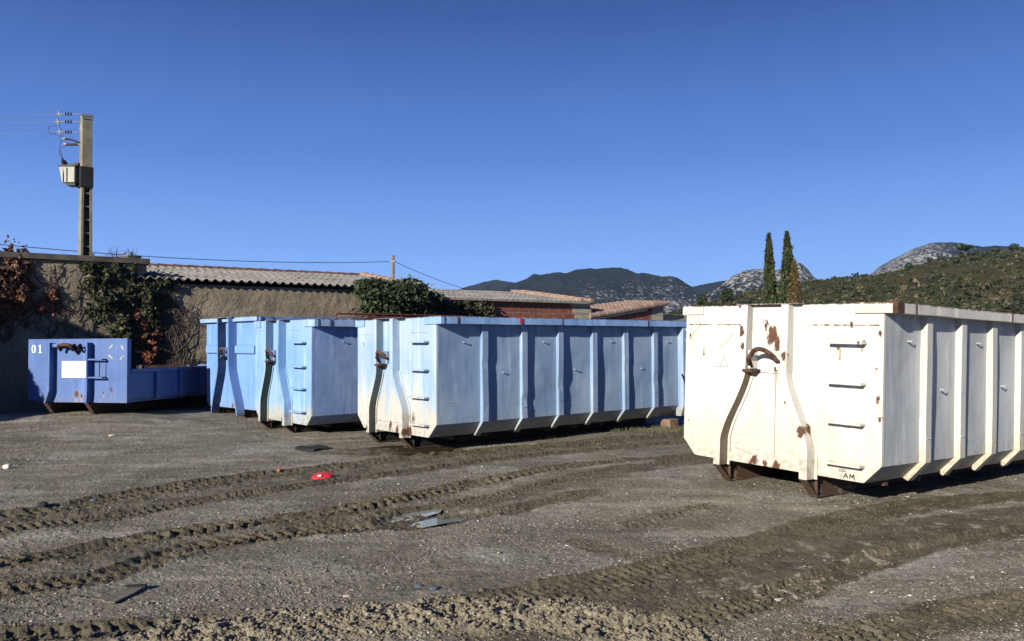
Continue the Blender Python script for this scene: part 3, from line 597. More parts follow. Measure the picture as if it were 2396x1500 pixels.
# low blue skip with the high front plate and stencilled 01
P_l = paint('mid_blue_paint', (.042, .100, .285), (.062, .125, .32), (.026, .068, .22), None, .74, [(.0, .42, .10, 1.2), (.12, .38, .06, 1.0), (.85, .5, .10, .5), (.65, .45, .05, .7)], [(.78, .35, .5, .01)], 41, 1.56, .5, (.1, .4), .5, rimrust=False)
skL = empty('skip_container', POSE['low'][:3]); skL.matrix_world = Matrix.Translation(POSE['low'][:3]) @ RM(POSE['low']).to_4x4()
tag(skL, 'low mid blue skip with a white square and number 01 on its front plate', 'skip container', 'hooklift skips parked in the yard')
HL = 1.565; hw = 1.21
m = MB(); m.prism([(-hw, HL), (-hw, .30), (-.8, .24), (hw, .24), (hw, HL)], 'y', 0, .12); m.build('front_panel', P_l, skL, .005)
for (x0, lean) in ((-.56, -.10), (.36, -.02)):
    m = MB(); m.loft([[(x0 + k * lean - .02, -.15, z), (x0 + k * lean + .02, -.15, z), (x0 + k * lean + .02, -.0005, z), (x0 + k * lean - .02, -.0005, z)] for z, k in ((HL - .08, 0), (.5, 0), (.36, .5), (.24, 1))])
    m.build('post', P_l, skL, .003)
    m = MB(); m.prism([(-.15, .24), (-.135, .24), (.07, 0), (.05, 0)], 'x', x0 + lean - .02, x0 + lean + .07); m.box(x0 + lean - .02, x0 + lean + .07, .0705, 4.0, 0, .012); m.box(x0 + lean + .02, x0 + lean + .03, .0, 4.0, .0125, .235)
    m.build('skid_rail', NOSE_B, skL)
m = MB(); m.box(-.52, .33, -.10, -.0005, HL - .17, HL - .10); m.build('hook_beam', P_l, skL, .003)
m = MB(); m.tube([(-.30, -.10, HL - .24), (-.30, -.18, HL - .14), (-.2, -.20, HL - .12), (-.05, -.20, HL - .12), (.0, -.18, HL - .14), (.0, -.10, HL - .24)], .035, 10); m.build('hook_bar', RUST, skL, smooth=True)
m = MB(); m.prism([(-.12, HL - .10), (-.22, HL - .16), (-.0, HL - .34)], 'x', .02, .05); m.prism([(-.12, HL - .10), (-.2, HL - .16), (-.0, HL - .30)], 'x', .16, .19); m.build('hook_bracket', DARKRUST, skL)
mw = NT('white_sticker_panel', .4); pn = mw.noise(9, 6, .7); mw.out(mw.mix(mw.mr(pn, .60, .63), (.82, .83, .84), (.25, .18, .13)), .5)
m = MB(); m.box(-.36, .27, -.008, -.0005, .58 + .18, 1.10 + .0); m.build('white_plate', mw.m, skL)
m = MB()
for (a, b, w_, h_) in ((.13, .975, .022, .016), (.02, .975, .012, .006), (-.16, .84, .02, .008), (-.10, .87, .012, .03), (-.07, .845, .014, .016), (.02, .855, .02, .008), (.06, .835, .016, .020), (.045, .81, .02, .014)):
    m.prism([(a, b), (a + w_ * .8, b + h_ * .2), (a + w_, b + h_), (a + w_ * .3, b + h_ * .8)], 'y', -.0105, -.0085)
m.build('paint_chips', flat('bare_dark_steel', (.06, .05, .05), .8), skL)
for zz in (.92 + .2, .55 + .2):
    m = MB(); m.box(.3805, .72, -.14, -.11, zz, zz + .03); m.box(.69, .72, -.1095, -.0005, zz, zz + .03); m.build('step_bar', P_l, skL, .003)
m = MB(); m.tube([(.66, -.13, .78), (.66, -.13, 1.12)], .010); m.build('grab_rod', BLACK, skL)
WMARK = flat('white_stencil_paint', (.75, .76, .78), .6, .1); YM = flat('old_tape', (.35, .33, .25), .7, .3)
m = MB(); cx0 = -hw + .14; zc0 = 1.36
m.prism([(cx0 - .05, zc0 + .03), (cx0 - .03, zc0 + .075), (cx0 - .008, zc0 + .085), (cx0 - .008, zc0 + .065), (cx0 - .022, zc0 + .03), (cx0 - .022, zc0 - .03), (cx0 - .008, zc0 - .065), (cx0 - .008, zc0 - .085), (cx0 - .03, zc0 - .075), (cx0 - .05, zc0 - .03)], 'y', -.004, -.0008)
m.prism([(cx0 + .05, zc0 + .03), (cx0 + .03, zc0 + .075), (cx0 + .008, zc0 + .085), (cx0 + .008, zc0 + .065), (cx0 + .022, zc0 + .03), (cx0 + .022, zc0 - .03), (cx0 + .008, zc0 - .065), (cx0 + .008, zc0 - .085), (cx0 + .03, zc0 - .075), (cx0 + .05, zc0 - .03)], 'y', -.004, -.0008)
c1 = cx0 + .16
m.prism([(c1 - .015, zc0 + .085), (c1 + .015, zc0 + .085), (c1 + .015, zc0 - .07), (c1 + .035, zc0 - .07), (c1 + .035, zc0 - .085), (c1 - .035, zc0 - .085), (c1 - .035, zc0 - .07), (c1 - .015, zc0 - .07), (c1 - .015, zc0 + .05), (c1 - .04, zc0 + .045), (c1 - .04, zc0 + .06)], 'y', -.004, -.0008)
m.build('painted_number', WMARK, skL)
m = MB()
for (ax, az, bx, bz) in ((.78, 1.36, .86, 1.43), (1.07, 1.42, 1.12, 1.33), (.76, 1.23, .87, 1.15), (1.04, 1.13, 1.12, 1.21)):
    dx, dz = bx - ax, bz - az; l = math.hypot(dx, dz); nx, nz = -dz / l * .016, dx / l * .016
    m.prism([(ax - nx, az - nz), (bx - nx, bz - nz), (bx + nx, bz + nz), (ax + nx, az + nz)], 'y', -.003, -.0008)
m.build('tape_strips', YM, skL)
for sg in (1, -1):
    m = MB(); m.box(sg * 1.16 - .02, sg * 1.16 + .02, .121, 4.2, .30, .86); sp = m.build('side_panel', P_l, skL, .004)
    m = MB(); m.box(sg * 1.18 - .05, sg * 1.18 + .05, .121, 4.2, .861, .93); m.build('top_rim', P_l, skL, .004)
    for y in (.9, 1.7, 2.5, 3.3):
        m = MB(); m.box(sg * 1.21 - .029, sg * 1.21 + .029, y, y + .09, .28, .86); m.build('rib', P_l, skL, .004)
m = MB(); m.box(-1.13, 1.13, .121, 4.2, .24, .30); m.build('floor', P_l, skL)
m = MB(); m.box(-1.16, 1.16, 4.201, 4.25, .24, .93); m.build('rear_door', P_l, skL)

# rusty rim end, seams and rust-lined scratches on the white skip
m = MB(); m.box(1.166 + .124 - .035, 1.166 + .124 + .017, -.0245, .082, 1.884 - .102, 1.889); m.build('rim_end', RUST, skW, .003)
RL = flat('rust_line', (.30, .20, .12), .9, .4, 30)
def strokes(name, mat, runs, w, parent, y=-.0035):
    for run in runs:
        mb = MB()
        for (a, b) in zip(run[:-1], run[1:]):
            dx, dz = b[0] - a[0], b[1] - a[1]; l = math.hypot(dx, dz) + 1e-6; nx, nz = -dz / l * w, dx / l * w
            mb.prism([(a[0] - nx, a[1] - nz), (b[0] - nx, b[1] - nz), (b[0] + nx, b[1] + nz), (a[0] + nx, a[1] + nz)], 'y', y, -.0006)
        mb.build(name, mat, parent)
wz = lambda q: (-1.16 + (q[0] - 130) * .00225, 1.675 - (q[1] - 285) * .00172)
strokes('scratch', RL, [[wz(q) for q in r] for r in ([(205, 240), (215, 290), (180, 330), (166, 360), (168, 388)], [(395, 325), (412, 345), (400, 375), (372, 400), (340, 430)], [(372, 468), (362, 505), (345, 550), (318, 552)], [(345, 550), (392, 545)], [(372, 500), (385, 545)])], .0026, skW)
strokes('panel_seam', flat('dark_seam_line', (.16, .12, .09), .9, .4, 30), [[(.035, .26), (.035, .7), (.037, 1.17)], [(-.19, 1.185), (.12, 1.18)], [(-.46, .375), (-.33, .35), (-.2, .31), (-.1, .285), (.1, .285), (.32, .29)]], .0022, skW)  # thin dark lines along the panel joints and the crack near the bottom
strokes('rust_run', RL, [[(.735, 1.47), (.74, 1.42), (.738, 1.34)], [(.42, .62), (.40, .52)], [(-.9, 1.42), (-.91, 1.36)], [(.96, 1.46), (.955, 1.43)]], .006, skW)

# AM stencil on the white skip
DK = flat('black_stencil_paint', (.04, .04, .045), .6, .2)
def poly_stroke(m, pts, w, y0, y1):
    for (a, b) in zip(pts[:-1], pts[1:]):
        dx, dz = b[0] - a[0], b[1] - a[1]; l = math.hypot(dx, dz); nx, nz = -dz / l * w, dx / l * w; ex, ez = dx / l * w * .6, dz / l * w * .6
        m.prism([(a[0] - nx - ex, a[1] - nz - ez), (b[0] - nx + ex, b[1] - nz + ez), (b[0] + nx + ex, b[1] + nz + ez), (a[0] + nx - ex, a[1] + nz - ez)], 'y', y0, y1)
m = MB(); x0 = .80; z0 = .245
poly_stroke(m, [(x0, z0), (x0 + .022, z0 + .04), (x0 + .044, z0)], .0045, -.004, -.0008); poly_stroke(m, [(x0 + .010, z0 + .014), (x0 + .034, z0 + .014)], .004, -.0036, -.0009)
poly_stroke(m, [(x0 + .062, z0), (x0 + .066, z0 + .04), (x0 + .084, z0 + .012), (x0 + .102, z0 + .04), (x0 + .106, z0)], .0045, -.004, -.0008)
m.box(x0 - .045, x0 + .02, -.003, -.0008, z0 + .070, z0 + .074); m.box(x0 - .045, x0 + .02, -.003, -.0008, z0 + .052, z0 + .056)
for q in range(4): m.box(x0 - .044 + q * .018, x0 - .038 + q * .018, -.0028, -.0009, z0 + .057, z0 + .069)
m.build('stencil_letters', DK, skW)

# ------------------------------------------------------------------ foliage helpers
def leafmat(name, stops, rough=.6):
    m = NT(name, rough, .25); r = m.attr('rnd'); rp = m.n.new('ShaderNodeValToRGB'); m.L(r, rp.inputs[0]); el = rp.color_ramp.elements
    while len(el) < len(stops): el.new(.5)
    for e, (p, c) in zip(el, stops): e.position = p; e.color = (*c, 1)
    return m.out(rp.outputs[0])
def leaves(name, P, size, mat, parent=None, seed=0, up_bias=0.0, aspect=.55, wallN=None):
    """one leaf (a bent pair of quads) per point of P"""
    rg = np.random.default_rng(seed); n = len(P)
    N = rg.normal(size=(n, 3))
    if wallN is not None: N = N * .7 + np.array(wallN) * 1.1
    N /= np.linalg.norm(N, axis=1)[:, None]; A = rg.normal(size=(n, 3)); A[:, 2] += up_bias
    A -= N * (A * N).sum(1)[:, None]; A /= np.linalg.norm(A, axis=1)[:, None]; B = np.cross(N, A)
    s = (size * rg.lognormal(0, .3, n))[:, None] if np.isscalar(size) else (size * rg.lognormal(0, .3, n))[:, None]
    a, b, c = A * s, B * s * aspect, N * s * .18
    V = np.stack([P - a, P - b * 1 + c - a * .1, P + a, P + b * 1 + c - a * .1], 1).reshape(-1, 3)
    I = np.arange(n)[:, None] * 4; F3 = np.concatenate([I + [0, 1, 2], I + [0, 2, 3]], 1).reshape(-1, 3)
    return np_mesh(name, V, F3, mat, parent, {'rnd': np.repeat(rg.random(n), 4)})
LM_IVY = leafmat('ivy_leaf', [(0, (.012, .018, .008)), (.5, (.026, .038, .015)), (.78, (.062, .072, .030)), (.86, (.085, .045, .025)), (1, (.15, .13, .08))])
LM_RED = leafmat('autumn_leaf', [(0, (.045, .018, .012)), (.5, (.12, .040, .022)), (.85, (.22, .08, .045)), (1, (.30, .15, .09))])
LM_BUSH = leafmat('bush_leaf', [(0, (.012, .022, .010)), (.6, (.028, .045, .020)), (.9, (.06, .085, .040)), (1, (.12, .14, .09))])
LM_CYP = leafmat('cypress_leaf', [(0, (.015, .025, .010)), (.6, (.035, .05, .018)), (1, (.085, .095, .04))])
LM_CYPB = leafmat('brown_cypress_leaf', [(0, (.05, .035, .015)), (.6, (.10, .075, .03)), (1, (.17, .13, .06))])
LM_PINE = leafmat('pine_leaf', [(0, (.008, .016, .007)), (.6, (.019, .032, .012)), (1, (.045, .06, .024))])
LM_SCRUB = leafmat('scrub_leaf', [(0, (.012, .017, .008)), (.4, (.027, .034, .015)), (.72, (.052, .052, .024)), (.9, (.085, .070, .038)), (1, (.12, .10, .06))])
BARK = flat('bark', (.09, .065, .045), .95, .4, 9, bump=.6)
VINE = flat('vine_stem', (.075, .055, .042), .95, .4, 20)

# ------------------------------------------------------------------ the plastered wall and the buildings in its line
W0 = np.array([-11.68, 18.55]); WD_ = np.array([.8206, .5715]); WN_ = np.array([.5715, -.8206])    # along, and outwards to the yard
def wxy(s, off=0.0): return W0 + WD_ * s + WN_ * off
def wall_s(px):
    u = (px - CX) / F_PX   # ignoring the tiny roll
    # x = u*y
    return (u * W0[1] - W0[0]) / (WD_[0] - u * WD_[1])
def wall_pt(px, py, off=0.0):
    d = ray(px, py); o = wxy(0, off); t = (o @ WN_) / (d[:2] @ WN_); p = d * t + np.array([0, 0, CAM_H])
    return (p[:2] - W0) @ WD_, p[2]
MW = Matrix(((WD_[0], -WN_[0], 0, W0[0]), (WD_[1], -WN_[1], 0, W0[1]), (0, 0, 1, 0), (0, 0, 0, 1)))      # local: x along wall, y away from the yard, z up
def wobj(name): 
    e = empty(name); e.matrix_world = MW; return e
pm = NT('rough_cement_render', .95, .1)
n1 = pm.noise(.7, 5, .6); n2 = pm.noise(3.5, 6, .7, stretch=(1, 1, .55)); n3 = pm.noise(22, 5, .7)
pc = pm.mix(pm.mr(n1, .35, .65), (.175, .148, .108), (.240, .205, .152)); pc = pm.mix(pm.math('MULTIPLY', pm.mr(n2, .5, .72), .5), pc, (.10, .085, .068)); st_ = pm.noise(1.6, 6, .7, stretch=(1.6, 1, .22), off=(3, 0, 1)); pc = pm.mix(pm.math('MULTIPLY', pm.mr(st_, .52, .68), .55), pc, (.095, .083, .066)); pc = pm.mix(pm.math('MULTIPLY', pm.mr(pm.noise(.9, 6, .7, off=(8, 0, 8)), .56, .62), .45), pc, (.30, .26, .20))
pc = pm.mix(pm.math('MULTIPLY', pm.mr(n3, .5, .8), .3), pc, (.25, .21, .155))
zz = pm.sep()[2]; pc = pm.mix(pm.math('MULTIPLY', pm.mr(pm.math('ADD', zz, pm.math('MULTIPLY', n2, .8)), 3.35, 3.75), .0), pc, (.08, .07, .06))
RENDER_ = pm.out(pc, .95, pm.bump(n3, .7, .03, pm.bump(pm.noise(6, 5, .7), .8, .06)))
CONC = flat('weathered_concrete', (.20, .19, .165), .95, .3, 5, bump=.5)
DCONC = flat('dark_lichened_concrete', (.07, .062, .052), .95, .4, 5, bump=.5)
s1 = wall_s(342); zc1 = wall_pt(170, 597)[1]
def rough_wall(mb, x0, x1, z0, z1, y=0.0, th=.3, step=.12, amp=.022, seed=0):
    nx = int((x1 - x0) / step) + 1; nz = int((z1 - z0) / step) + 1
    P = [[(x0 + (x1 - x0) * i / nx, y + amp * float(fbm(x0 + i * step * 2.2, j * step * 2.2, 4, seed)), z0 + (z1 - z0) * j / nz) for i in range(nx + 1)] for j in range(nz + 1)]
    mb.grid(P); mb.box(x0, x1, y + .05, y + th, z0, z1)
b1 = wobj('plastered_building'); m = MB(); rough_wall(m, -9, s1, -.3, zc1 - .14, seed=3); m.box(s1 - .3, s1, .301, 5, -.3, zc1 - .14); m.box(-9, s1 - .31, 4.7, 5, -.3, zc1 - .14)
m.build('wall', RENDER_, b1)
m = MB(); m.box(-9.1, s1 + .06, -.09, 5.1, zc1 - .138, zc1); m.build('flat_roof', DCONC, b1, .01)
tag(b1, 'grey rendered flat-roofed building covered in ivy, behind the low blue skip', 'building')
s2 = wall_s(992); ze = 3.2
b2 = wobj('plastered_shed'); m = MB(); rough_wall(m, s1 + .002, s2 - .35, -.3, ze - .06, y=.03, seed=7); m.box(s2 - .34, s2 - .04, .05, 4.4, -.3, ze - .1)
m.build('wall', RENDER_, b2)
m = MB(); rough_wall(m, s2 - .349, s2 - .345, 0, 3, y=.03) if False else None
def corrugated(mb, x0, x1, y0, z0, y1, z1, pitch=.30, amp=.045, xr=None, th=.012, rows=5, seed=0):
    """roof sheet from the eave (y0,z0) to the ridge (y1,z1), x1 shrinking to xr at the ridge"""
    xr = x1 if xr is None else xr; nx = int((x1 - x0) / pitch * 8)
    for r in range(rows):
        P = []
        for q in (0, 1):
            t = (r + q + (.04 if q else 0)) / rows; t = min(t, 1); xe = x1 + (xr - x1) * t
            P.append([(x0 + (xe - x0) * i / nx, y0 + (y1 - y0) * t, z0 + (z1 - z0) * t + amp * math.cos(2 * math.pi * (x0 + (x1 - x0) * i / nx) / pitch) + (.018 if q == 0 else 0) + .01 * float(vnoise(i * .05, r, seed))) for i in range(nx + 1)])
        mb.grid(P)
fm = NT('grey_fibre_cement', .95, .1); q1 = fm.noise(1.2, 6, .7); q2 = fm.noise(9, 6, .75)
fc_ = fm.mix(fm.mr(q1, .35, .65), (.150, .145, .135), (.25, .24, .225)); fc_ = fm.mix(fm.math('MULTIPLY', fm.mr(q2, .5, .68), .7), fc_, (.12, .105, .09)); fc_ = fm.mix(fm.math('MULTIPLY', fm.mr(fm.noise(4, 5, off=(5, 5, 0)), .58, .7), .4), fc_, (.26, .22, .16))
FIBRE = fm.out(fc_, .95, fm.bump(q2, .4, .02))
tm = NT('terracotta_tile', .9, .1); q1 = tm.noise(3, 5, .7); tcx = tm.mix(tm.mr(q1, .35, .65), (.105, .052, .040), (.17, .092, .07)); tcx = tm.mix(tm.math('MULTIPLY', tm.mr(tm.noise(14, 5), .5, .7), .5), tcx, (.10, .08, .06))
TILE = tm.out(tcx, .9, tm.bump(tm.noise(20), .4, .02))
tm = NT('pale_terracotta_tile', .9, .1); q1 = tm.noise(3, 5, .7); tcx = tm.mix(tm.mr(q1, .35, .65), (.22, .145, .115), (.32, .23, .185)); tcx = tm.mix(tm.math('MULTIPLY', tm.mr(tm.noise(14, 5), .5, .7), .5), tcx, (.22, .16, .12))
TILE2 = tm.out(tcx, .9, tm.bump(tm.noise(20), .4, .02))
zr2 = 3.93; wd2 = 4.2
m = MB(); corrugated(m, s1 - .25, s2, -.16, ze + .02, wd2, zr2, pitch=.225, amp=.036, xr=s2 - .15, seed=1); rf = m.build('roof', FIBRE, b2)
sol = rf.modifiers.new('thick', 'SOLIDIFY'); sol.thickness = .012
def ridge_tiles(mb, a, b, r=.11, L=.42):
    a = Vector(a); b = Vector(b); d = (b - a); n = max(2, int(d.length / L)); d.normalize()
    for i in range(n):
        p = a + (b - a) * (i / n); q = a + (b - a) * ((i + 1.08) / n)
        mb.tube([tuple(p + Vector((0, 0, .012))), tuple(q)], [r * 1.05, r * .9], 10)
m = MB(); ridge_tiles(m, (s1 - .25, wd2, zr2 + .02), (s2 - .15, wd2, zr2 + .02), .085); m.build('ridge_tiles', TILE, rf)
m = MB(); ridge_tiles(m, (s2 - .0, -.1, ze + .06), (s2 - .15, wd2, zr2 + .05), .11); m.build('verge_tiles', TILE2, rf)
m = MB(); m.add([(s1, wd2 + .05, 0), (s2 - .2, wd2 + .05, 0), (s2 - .2, wd2 + .05, zr2 - .03), (s1, wd2 + .05, zr2 - .03)], [(0, 1, 2, 3)]); m.build('back_wall', CONC, b2)
tag(b2, 'long rendered shed with a low grey corrugated roof capped by red ridge tiles', 'building')

# brick material: red hollow blocks in local wall coordinates
def brickmat(name, c1, c2, mortar, bw=.42, bh=.215):
    m = NT(name, .92, .1); t = m.n.new('ShaderNodeTexBrick'); sp = m.sep(); cb = m.n.new('ShaderNodeCombineXYZ'); m.L(sp[0], cb.inputs[0]); m.L(sp[2], cb.inputs[1]); m.L(cb.outputs[0], t.inputs['Vector'])
    m.L(c1, t.inputs['Color1']); m.L(c2, t.inputs['Color2']); m.L(mortar, t.inputs['Mortar']); t.inputs['Scale'].default_value = 1; t.inputs['Mortar Size'].default_value = .014; t.inputs['Brick Width'].default_value = bw; t.inputs['Row Height'].default_value = bh; t.inputs['Mortar Smooth'].default_value = .3; t.inputs['Bias'].default_value = -.1
    c = m.mix(m.math('MULTIPLY', m.mr(m.noise(7, 6, .7), .45, .75), .5), t.outputs['Color'], (.30, .22, .17)); c = m.mix(m.math('MULTIPLY', m.mr(m.noise(2.2, 4), .6, .68), .65), c, mortar)
    return m.out(c, .92, m.bump(t.outputs['Fac'], .8, -.02, m.bump(m.noise(30), .4, .01)))
BRICK = brickmat('red_hollow_brick', (.175, .056, .038), (.14, .045, .032), (.19, .145, .115))
BLOCK = brickmat('grey_block', (.29, .27, .22), (.23, .215, .175), (.18, .165, .135), .5, .2)
s3 = wall_s(1382); z3 = 2.98
b3 = wobj('brick_building'); sb = wall_s(1345); m = MB(); m.box(s2 - .03, sb, 0, .2, -.2, z3 - .03); m.build('wall', BRICK, b3)
m = MB()
for k in range(15):
    jj = .09 * ((k * 7) % 3); m.box(sb + .001 - jj, s3 - .02 + .05 * (k % 2), -.012, .21, -.1 + k * .205, -.1 + k * .205 + .2)
m.build('block_pier', BLOCK, b3, .006)
m = MB(); corrugated(m, s2 + .02, s3, -.12, z3, 4, 3.56, pitch=.2, amp=.025, xr=s3 - .1, seed=4, rows=4); rf3 = m.build('roof', FIBRE, b3); sol = rf3.modifiers.new('thick', 'SOLIDIFY'); sol.thickness = .012
m = MB(); ridge_tiles(m, (s3, -.1, z3 + .05), (s3 - .1, 4, 3.60), .085); ridge_tiles(m, (s3 - .45, -.1, z3 + .05), (s3 - .55, 4, 3.60), .075); m.build('verge_tiles', TILE2, rf3)
m = MB(); m.box(s2 + .1, s3 - .2, -.19, -.121, z3 - .05, z3 + .02); m.build('eave_board', CONC, b3)
m = MB(); m.box(s2, s3 - .1, 4, 4.1, 0, 3.48); m.build('back_wall', CONC, b3)
tag(b3, 'red hollow-brick outbuilding with a grey sheet roof edged with pale tiles', 'building')
# lean-to with the raking pantiled roof
b4 = wobj('tiled_outbuilding'); s4 = wall_s(1557); s3b = s3 + .07
m = MB(); za, zb_ = 2.50, 3.06
m.prism([(s3b, -.2), (s4 - .6, -.2), (s4 - .6, zb_ - .28), (s3b, za - .16)], 'y', .12, .32); m.build('wall', BRICK, b4)
m = MB(); m.prism([(s4 - .599, -.2), (s4, -.2), (s4, zb_ - .10), (s4 - .599, zb_ - .24)], 'y', .11, .33); m.build('block_pier', BLOCK, b4, .006)
m = MB(); nr = 9
for k in range(nr):      # rows of cover tiles running down towards the eave at the left
    y = -.02 + k * .235; zo = .026 * k
    ridge_tiles(m, (s3b - .15 , y, za + zo), (s4 + .05, y, zb_ + zo * .55), .105, .36)
m.prism([(s3b - .1, za - .11), (s4 + .04, zb_ - .11), (s4 + .04, zb_ - .05), (s3b - .1, za - .05)], 'y', -.02, .1)
m.build('roof', TILE2, b4)
tag(b4, 'small outbuilding with a raking pink pantile roof over brick, right of the brick building', 'building')
s5 = wall_s(1640); m = MB(); m.box(s4 + .02, s5 + 3.5, .4, .62, -.2, 2.62); wl = m.build('garden_wall', BLOCK, None, .01); wl.matrix_world = MW
tag(wl, 'low grey concrete block wall between the pantiled outbuilding and the white skip', 'wall')
# vent on the flat roof
sv, zv = wall_s(316), zc1
v = wobj('roof_vent'); m = MB(); GALV = flat('galvanised_sheet', (.42, .42, .43), .45, .25, metal=.6)
m.tube([(sv, .6, zv - .01), (sv, .6, zv + .05), (sv, .6, zv + .09)], [.2, .2, .24], 20); m.build('base', GALV, v, smooth=False)
m = MB(); m.tube([(sv, .6, zv + .091), (sv, .6, zv + .12), (sv, .6, zv + .14)], [.25, .24, .04], 20); m.build('lid', flat('blackened_sheet', (.12, .12, .13), .5), v)
m = MB(); m.tube([(sv, .6, zv + .12), (sv, .6, zv + .21)], .02, 8); m.build('knob', BLACK, v)
tag(v, 'squat round metal vent on the corner of the flat roof', 'roof vent')

# ------------------------------------------------------------------ climbers on the wall
def in_wall(px, py, off): s, z = wall_pt(px, py, off); return s, z
def blob_points(blobs, n, off=(.02, .3), seed=0, clump=.09, local=True):
    rg = np.random.default_rng(seed); out = []
    wts = np.array([b[4] if len(b) > 4 else b[2] * b[3] for b in blobs], float); wts /= wts.sum()
    idx = rg.choice(len(blobs), n, p=wts)
    for i in idx:
        b = blobs[i]; a = rg.uniform(0, 6.283); r = math.sqrt(rg.random()) * (1 + .25 * rg.normal()); px = b[0] + b[2] * r * math.cos(a); py = b[1] + b[3] * r * math.sin(a)
        if vnoise(px * clump, py * clump, seed) + .45 * vnoise(px * clump * 2.7, py * clump * 2.7, seed + 1) < .68: continue
        s, z = wall_pt(px, py); dpt = off[0] + (off[1] - off[0]) * rg.random() * (1.05 - min(1, r)) * (.3 + vnoise(s * 3, z * 3, seed + 2))
        out.append((s, -dpt, max(z, .02)))
    return np.array(out)
def stems(name, parent, runs, seed, r0=.012, spread=.8, off=.03):
    rg = random.Random(seed); mb = MB()
    for (px0, py0, px1, py1, nb) in runs:
        a = wall_pt(px0, py0); b = wall_pt(px1, py1)
        for k in range(nb):
            x, z = a; r = r0 * rg.uniform(.5, 1.1); tx = b[0] + rg.gauss(0, spread); tz = b[1] + rg.gauss(0, spread * .5); n = 14; pts = [(x, -off, z)]
            dx, dz = rg.gauss(0, .05), 0
            for i in range(1, n + 1):
                dx = dx * .7 + rg.gauss(0, .05); dz = dz * .7 + rg.gauss(0, .05)
                t = i / n; px_ = x + (tx - x) * t + dx * 2 * (1 - abs(t - .5)); pz_ = z + (tz - z) * t + dz * 2 * (1 - abs(t - .5)); pts.append((px_, -off - .02 * rg.random(), min(zc1 - .2 if px_ < s1 - .3 else 3.05, max(pz_, .0))))
                if rg.random() < .45:   # side twig
                    q = pts[-1]; an = rg.uniform(0, 6.28); l = rg.uniform(.12, .4); mb.tube([q, (q[0] + l * .5 * math.cos(an), -off - .02, q[2] + l * .5 * math.sin(an)), (q[0] + l * math.cos(an + .4), -off, q[2] + l * math.sin(an + .4))], [r * .6, r * .45, r * .25], 3)
            mb.tube(pts, [r * (1.2 - .9 * i / n) for i in range(n + 1)], 4)
    return mb.build(name, VINE, parent)
iv = wobj('ivy'); P = blob_points([(255, 700, 52, 48), (300, 690, 50, 45), (345, 690, 45, 40), (215, 650, 22, 40), (270, 640, 14, 30), (308, 640, 12, 30), (245, 660, 14, 40), (280, 760, 40, 50), (350, 740, 35, 45), (380, 665, 26, 14, 900), (205, 625, 18, 12, 150), (295, 790, 22, 35)], 27000, (.03, .34), 3)
leaves('leaves', P, .043, LM_IVY, iv, 4, wallN=(0, -1, .2)); stems('stem', iv, [(285, 870, 230, 640, 5), (290, 870, 300, 640, 5), (300, 870, 370, 660, 5)], 5, .022, .5)
tag(iv, 'large dark green ivy climbing the wall above the low blue skip to the roof edge', 'ivy', 'climbing plants on the wall')
iv = wobj('ivy'); P = blob_points([(355, 800, 22, 50), (335, 770, 28, 40), (345, 840, 18, 25), (320, 740, 14, 24, 250)], 4200, (.03, .3), 8); leaves('leaves', P, .05, LM_RED, iv, 9, wallN=(0, -1, .2)); stems('stem', iv, [(345, 880, 340, 720, 7)], 6, .02, .4)
tag(iv, 'reddish brown creeper hanging at the lower right of the big green ivy', 'ivy', 'climbing plants on the wall')
iv = wobj('ivy'); P = blob_points([(10, 660, 60, 70), (40, 640, 30, 50), (50, 690, 25, 45), (-30, 700, 50, 80)], 15000, (.03, .40), 12)
leaves('leaves', P, .045, leafmat('russet_leaf', [(0, (.03, .02, .012)), (.45, (.07, .035, .02)), (.7, (.15, .055, .03)), (1, (.24, .11, .06))]), iv, 13, wallN=(0, -1, .2)); stems('stem', iv, [(10, 800, 20, 600, 6), (60, 770, 60, 610, 4)], 7, .02, .5)
tag(iv, 'dense russet creeper covering the wall at its far left end', 'ivy', 'climbing plants on the wall')
iv = wobj('ivy'); P = blob_points([(115, 710, 18, 22), (125, 690, 10, 18), (95, 720, 14, 12)], 1500, (.02, .18), 15, clump=.16); leaves('leaves', P, .045, LM_RED, iv, 16, wallN=(0, -1, .2)); stems('stem', iv, [(115, 790, 125, 620, 6), (170, 800, 200, 640, 6), (60, 620, 180, 760, 3)], 8, .011, .8)
tag(iv, 'small orange-red creeper on bare stems between russet creeper and green ivy', 'ivy', 'climbing plants on the wall')
iv = wobj('bare_vine'); stems('stem', iv, [(395, 880, 420, 680, 8), (430, 880, 440, 720, 8), (380, 700, 470, 770, 5), (360, 740, 480, 760, 4), (400, 860, 470, 820, 6)], 10, .012, .8)
tag(iv, 'leafless vine stems spreading over the wall left of the back blue skip', 'vine')
# twigs above the flat roof
tw = wobj('bare_shrub'); rg = random.Random(4); mb = MB()
for k in range(26):
    s0 = wall_s(rg.uniform(262, 335)); h = rg.uniform(.15, .42); pts = [(s0, 1.2, zc1 - .1)]
    for i in range(4): pts.append((pts[-1][0] + rg.gauss(0, .05), 1.2, pts[-1][2] + h / 4 + .03))
    mb.tube(pts, [.008, .007, .006, .005, .003], 3)
    q = pts[2]; mb.tube([q, (q[0] + rg.gauss(0, .12), 1.2, q[2] + .16)], .004, 3)
mb.build('twigs', VINE, tw); tag(tw, 'leafless twiggy shrub poking above the flat roof beside the vent', 'shrub')
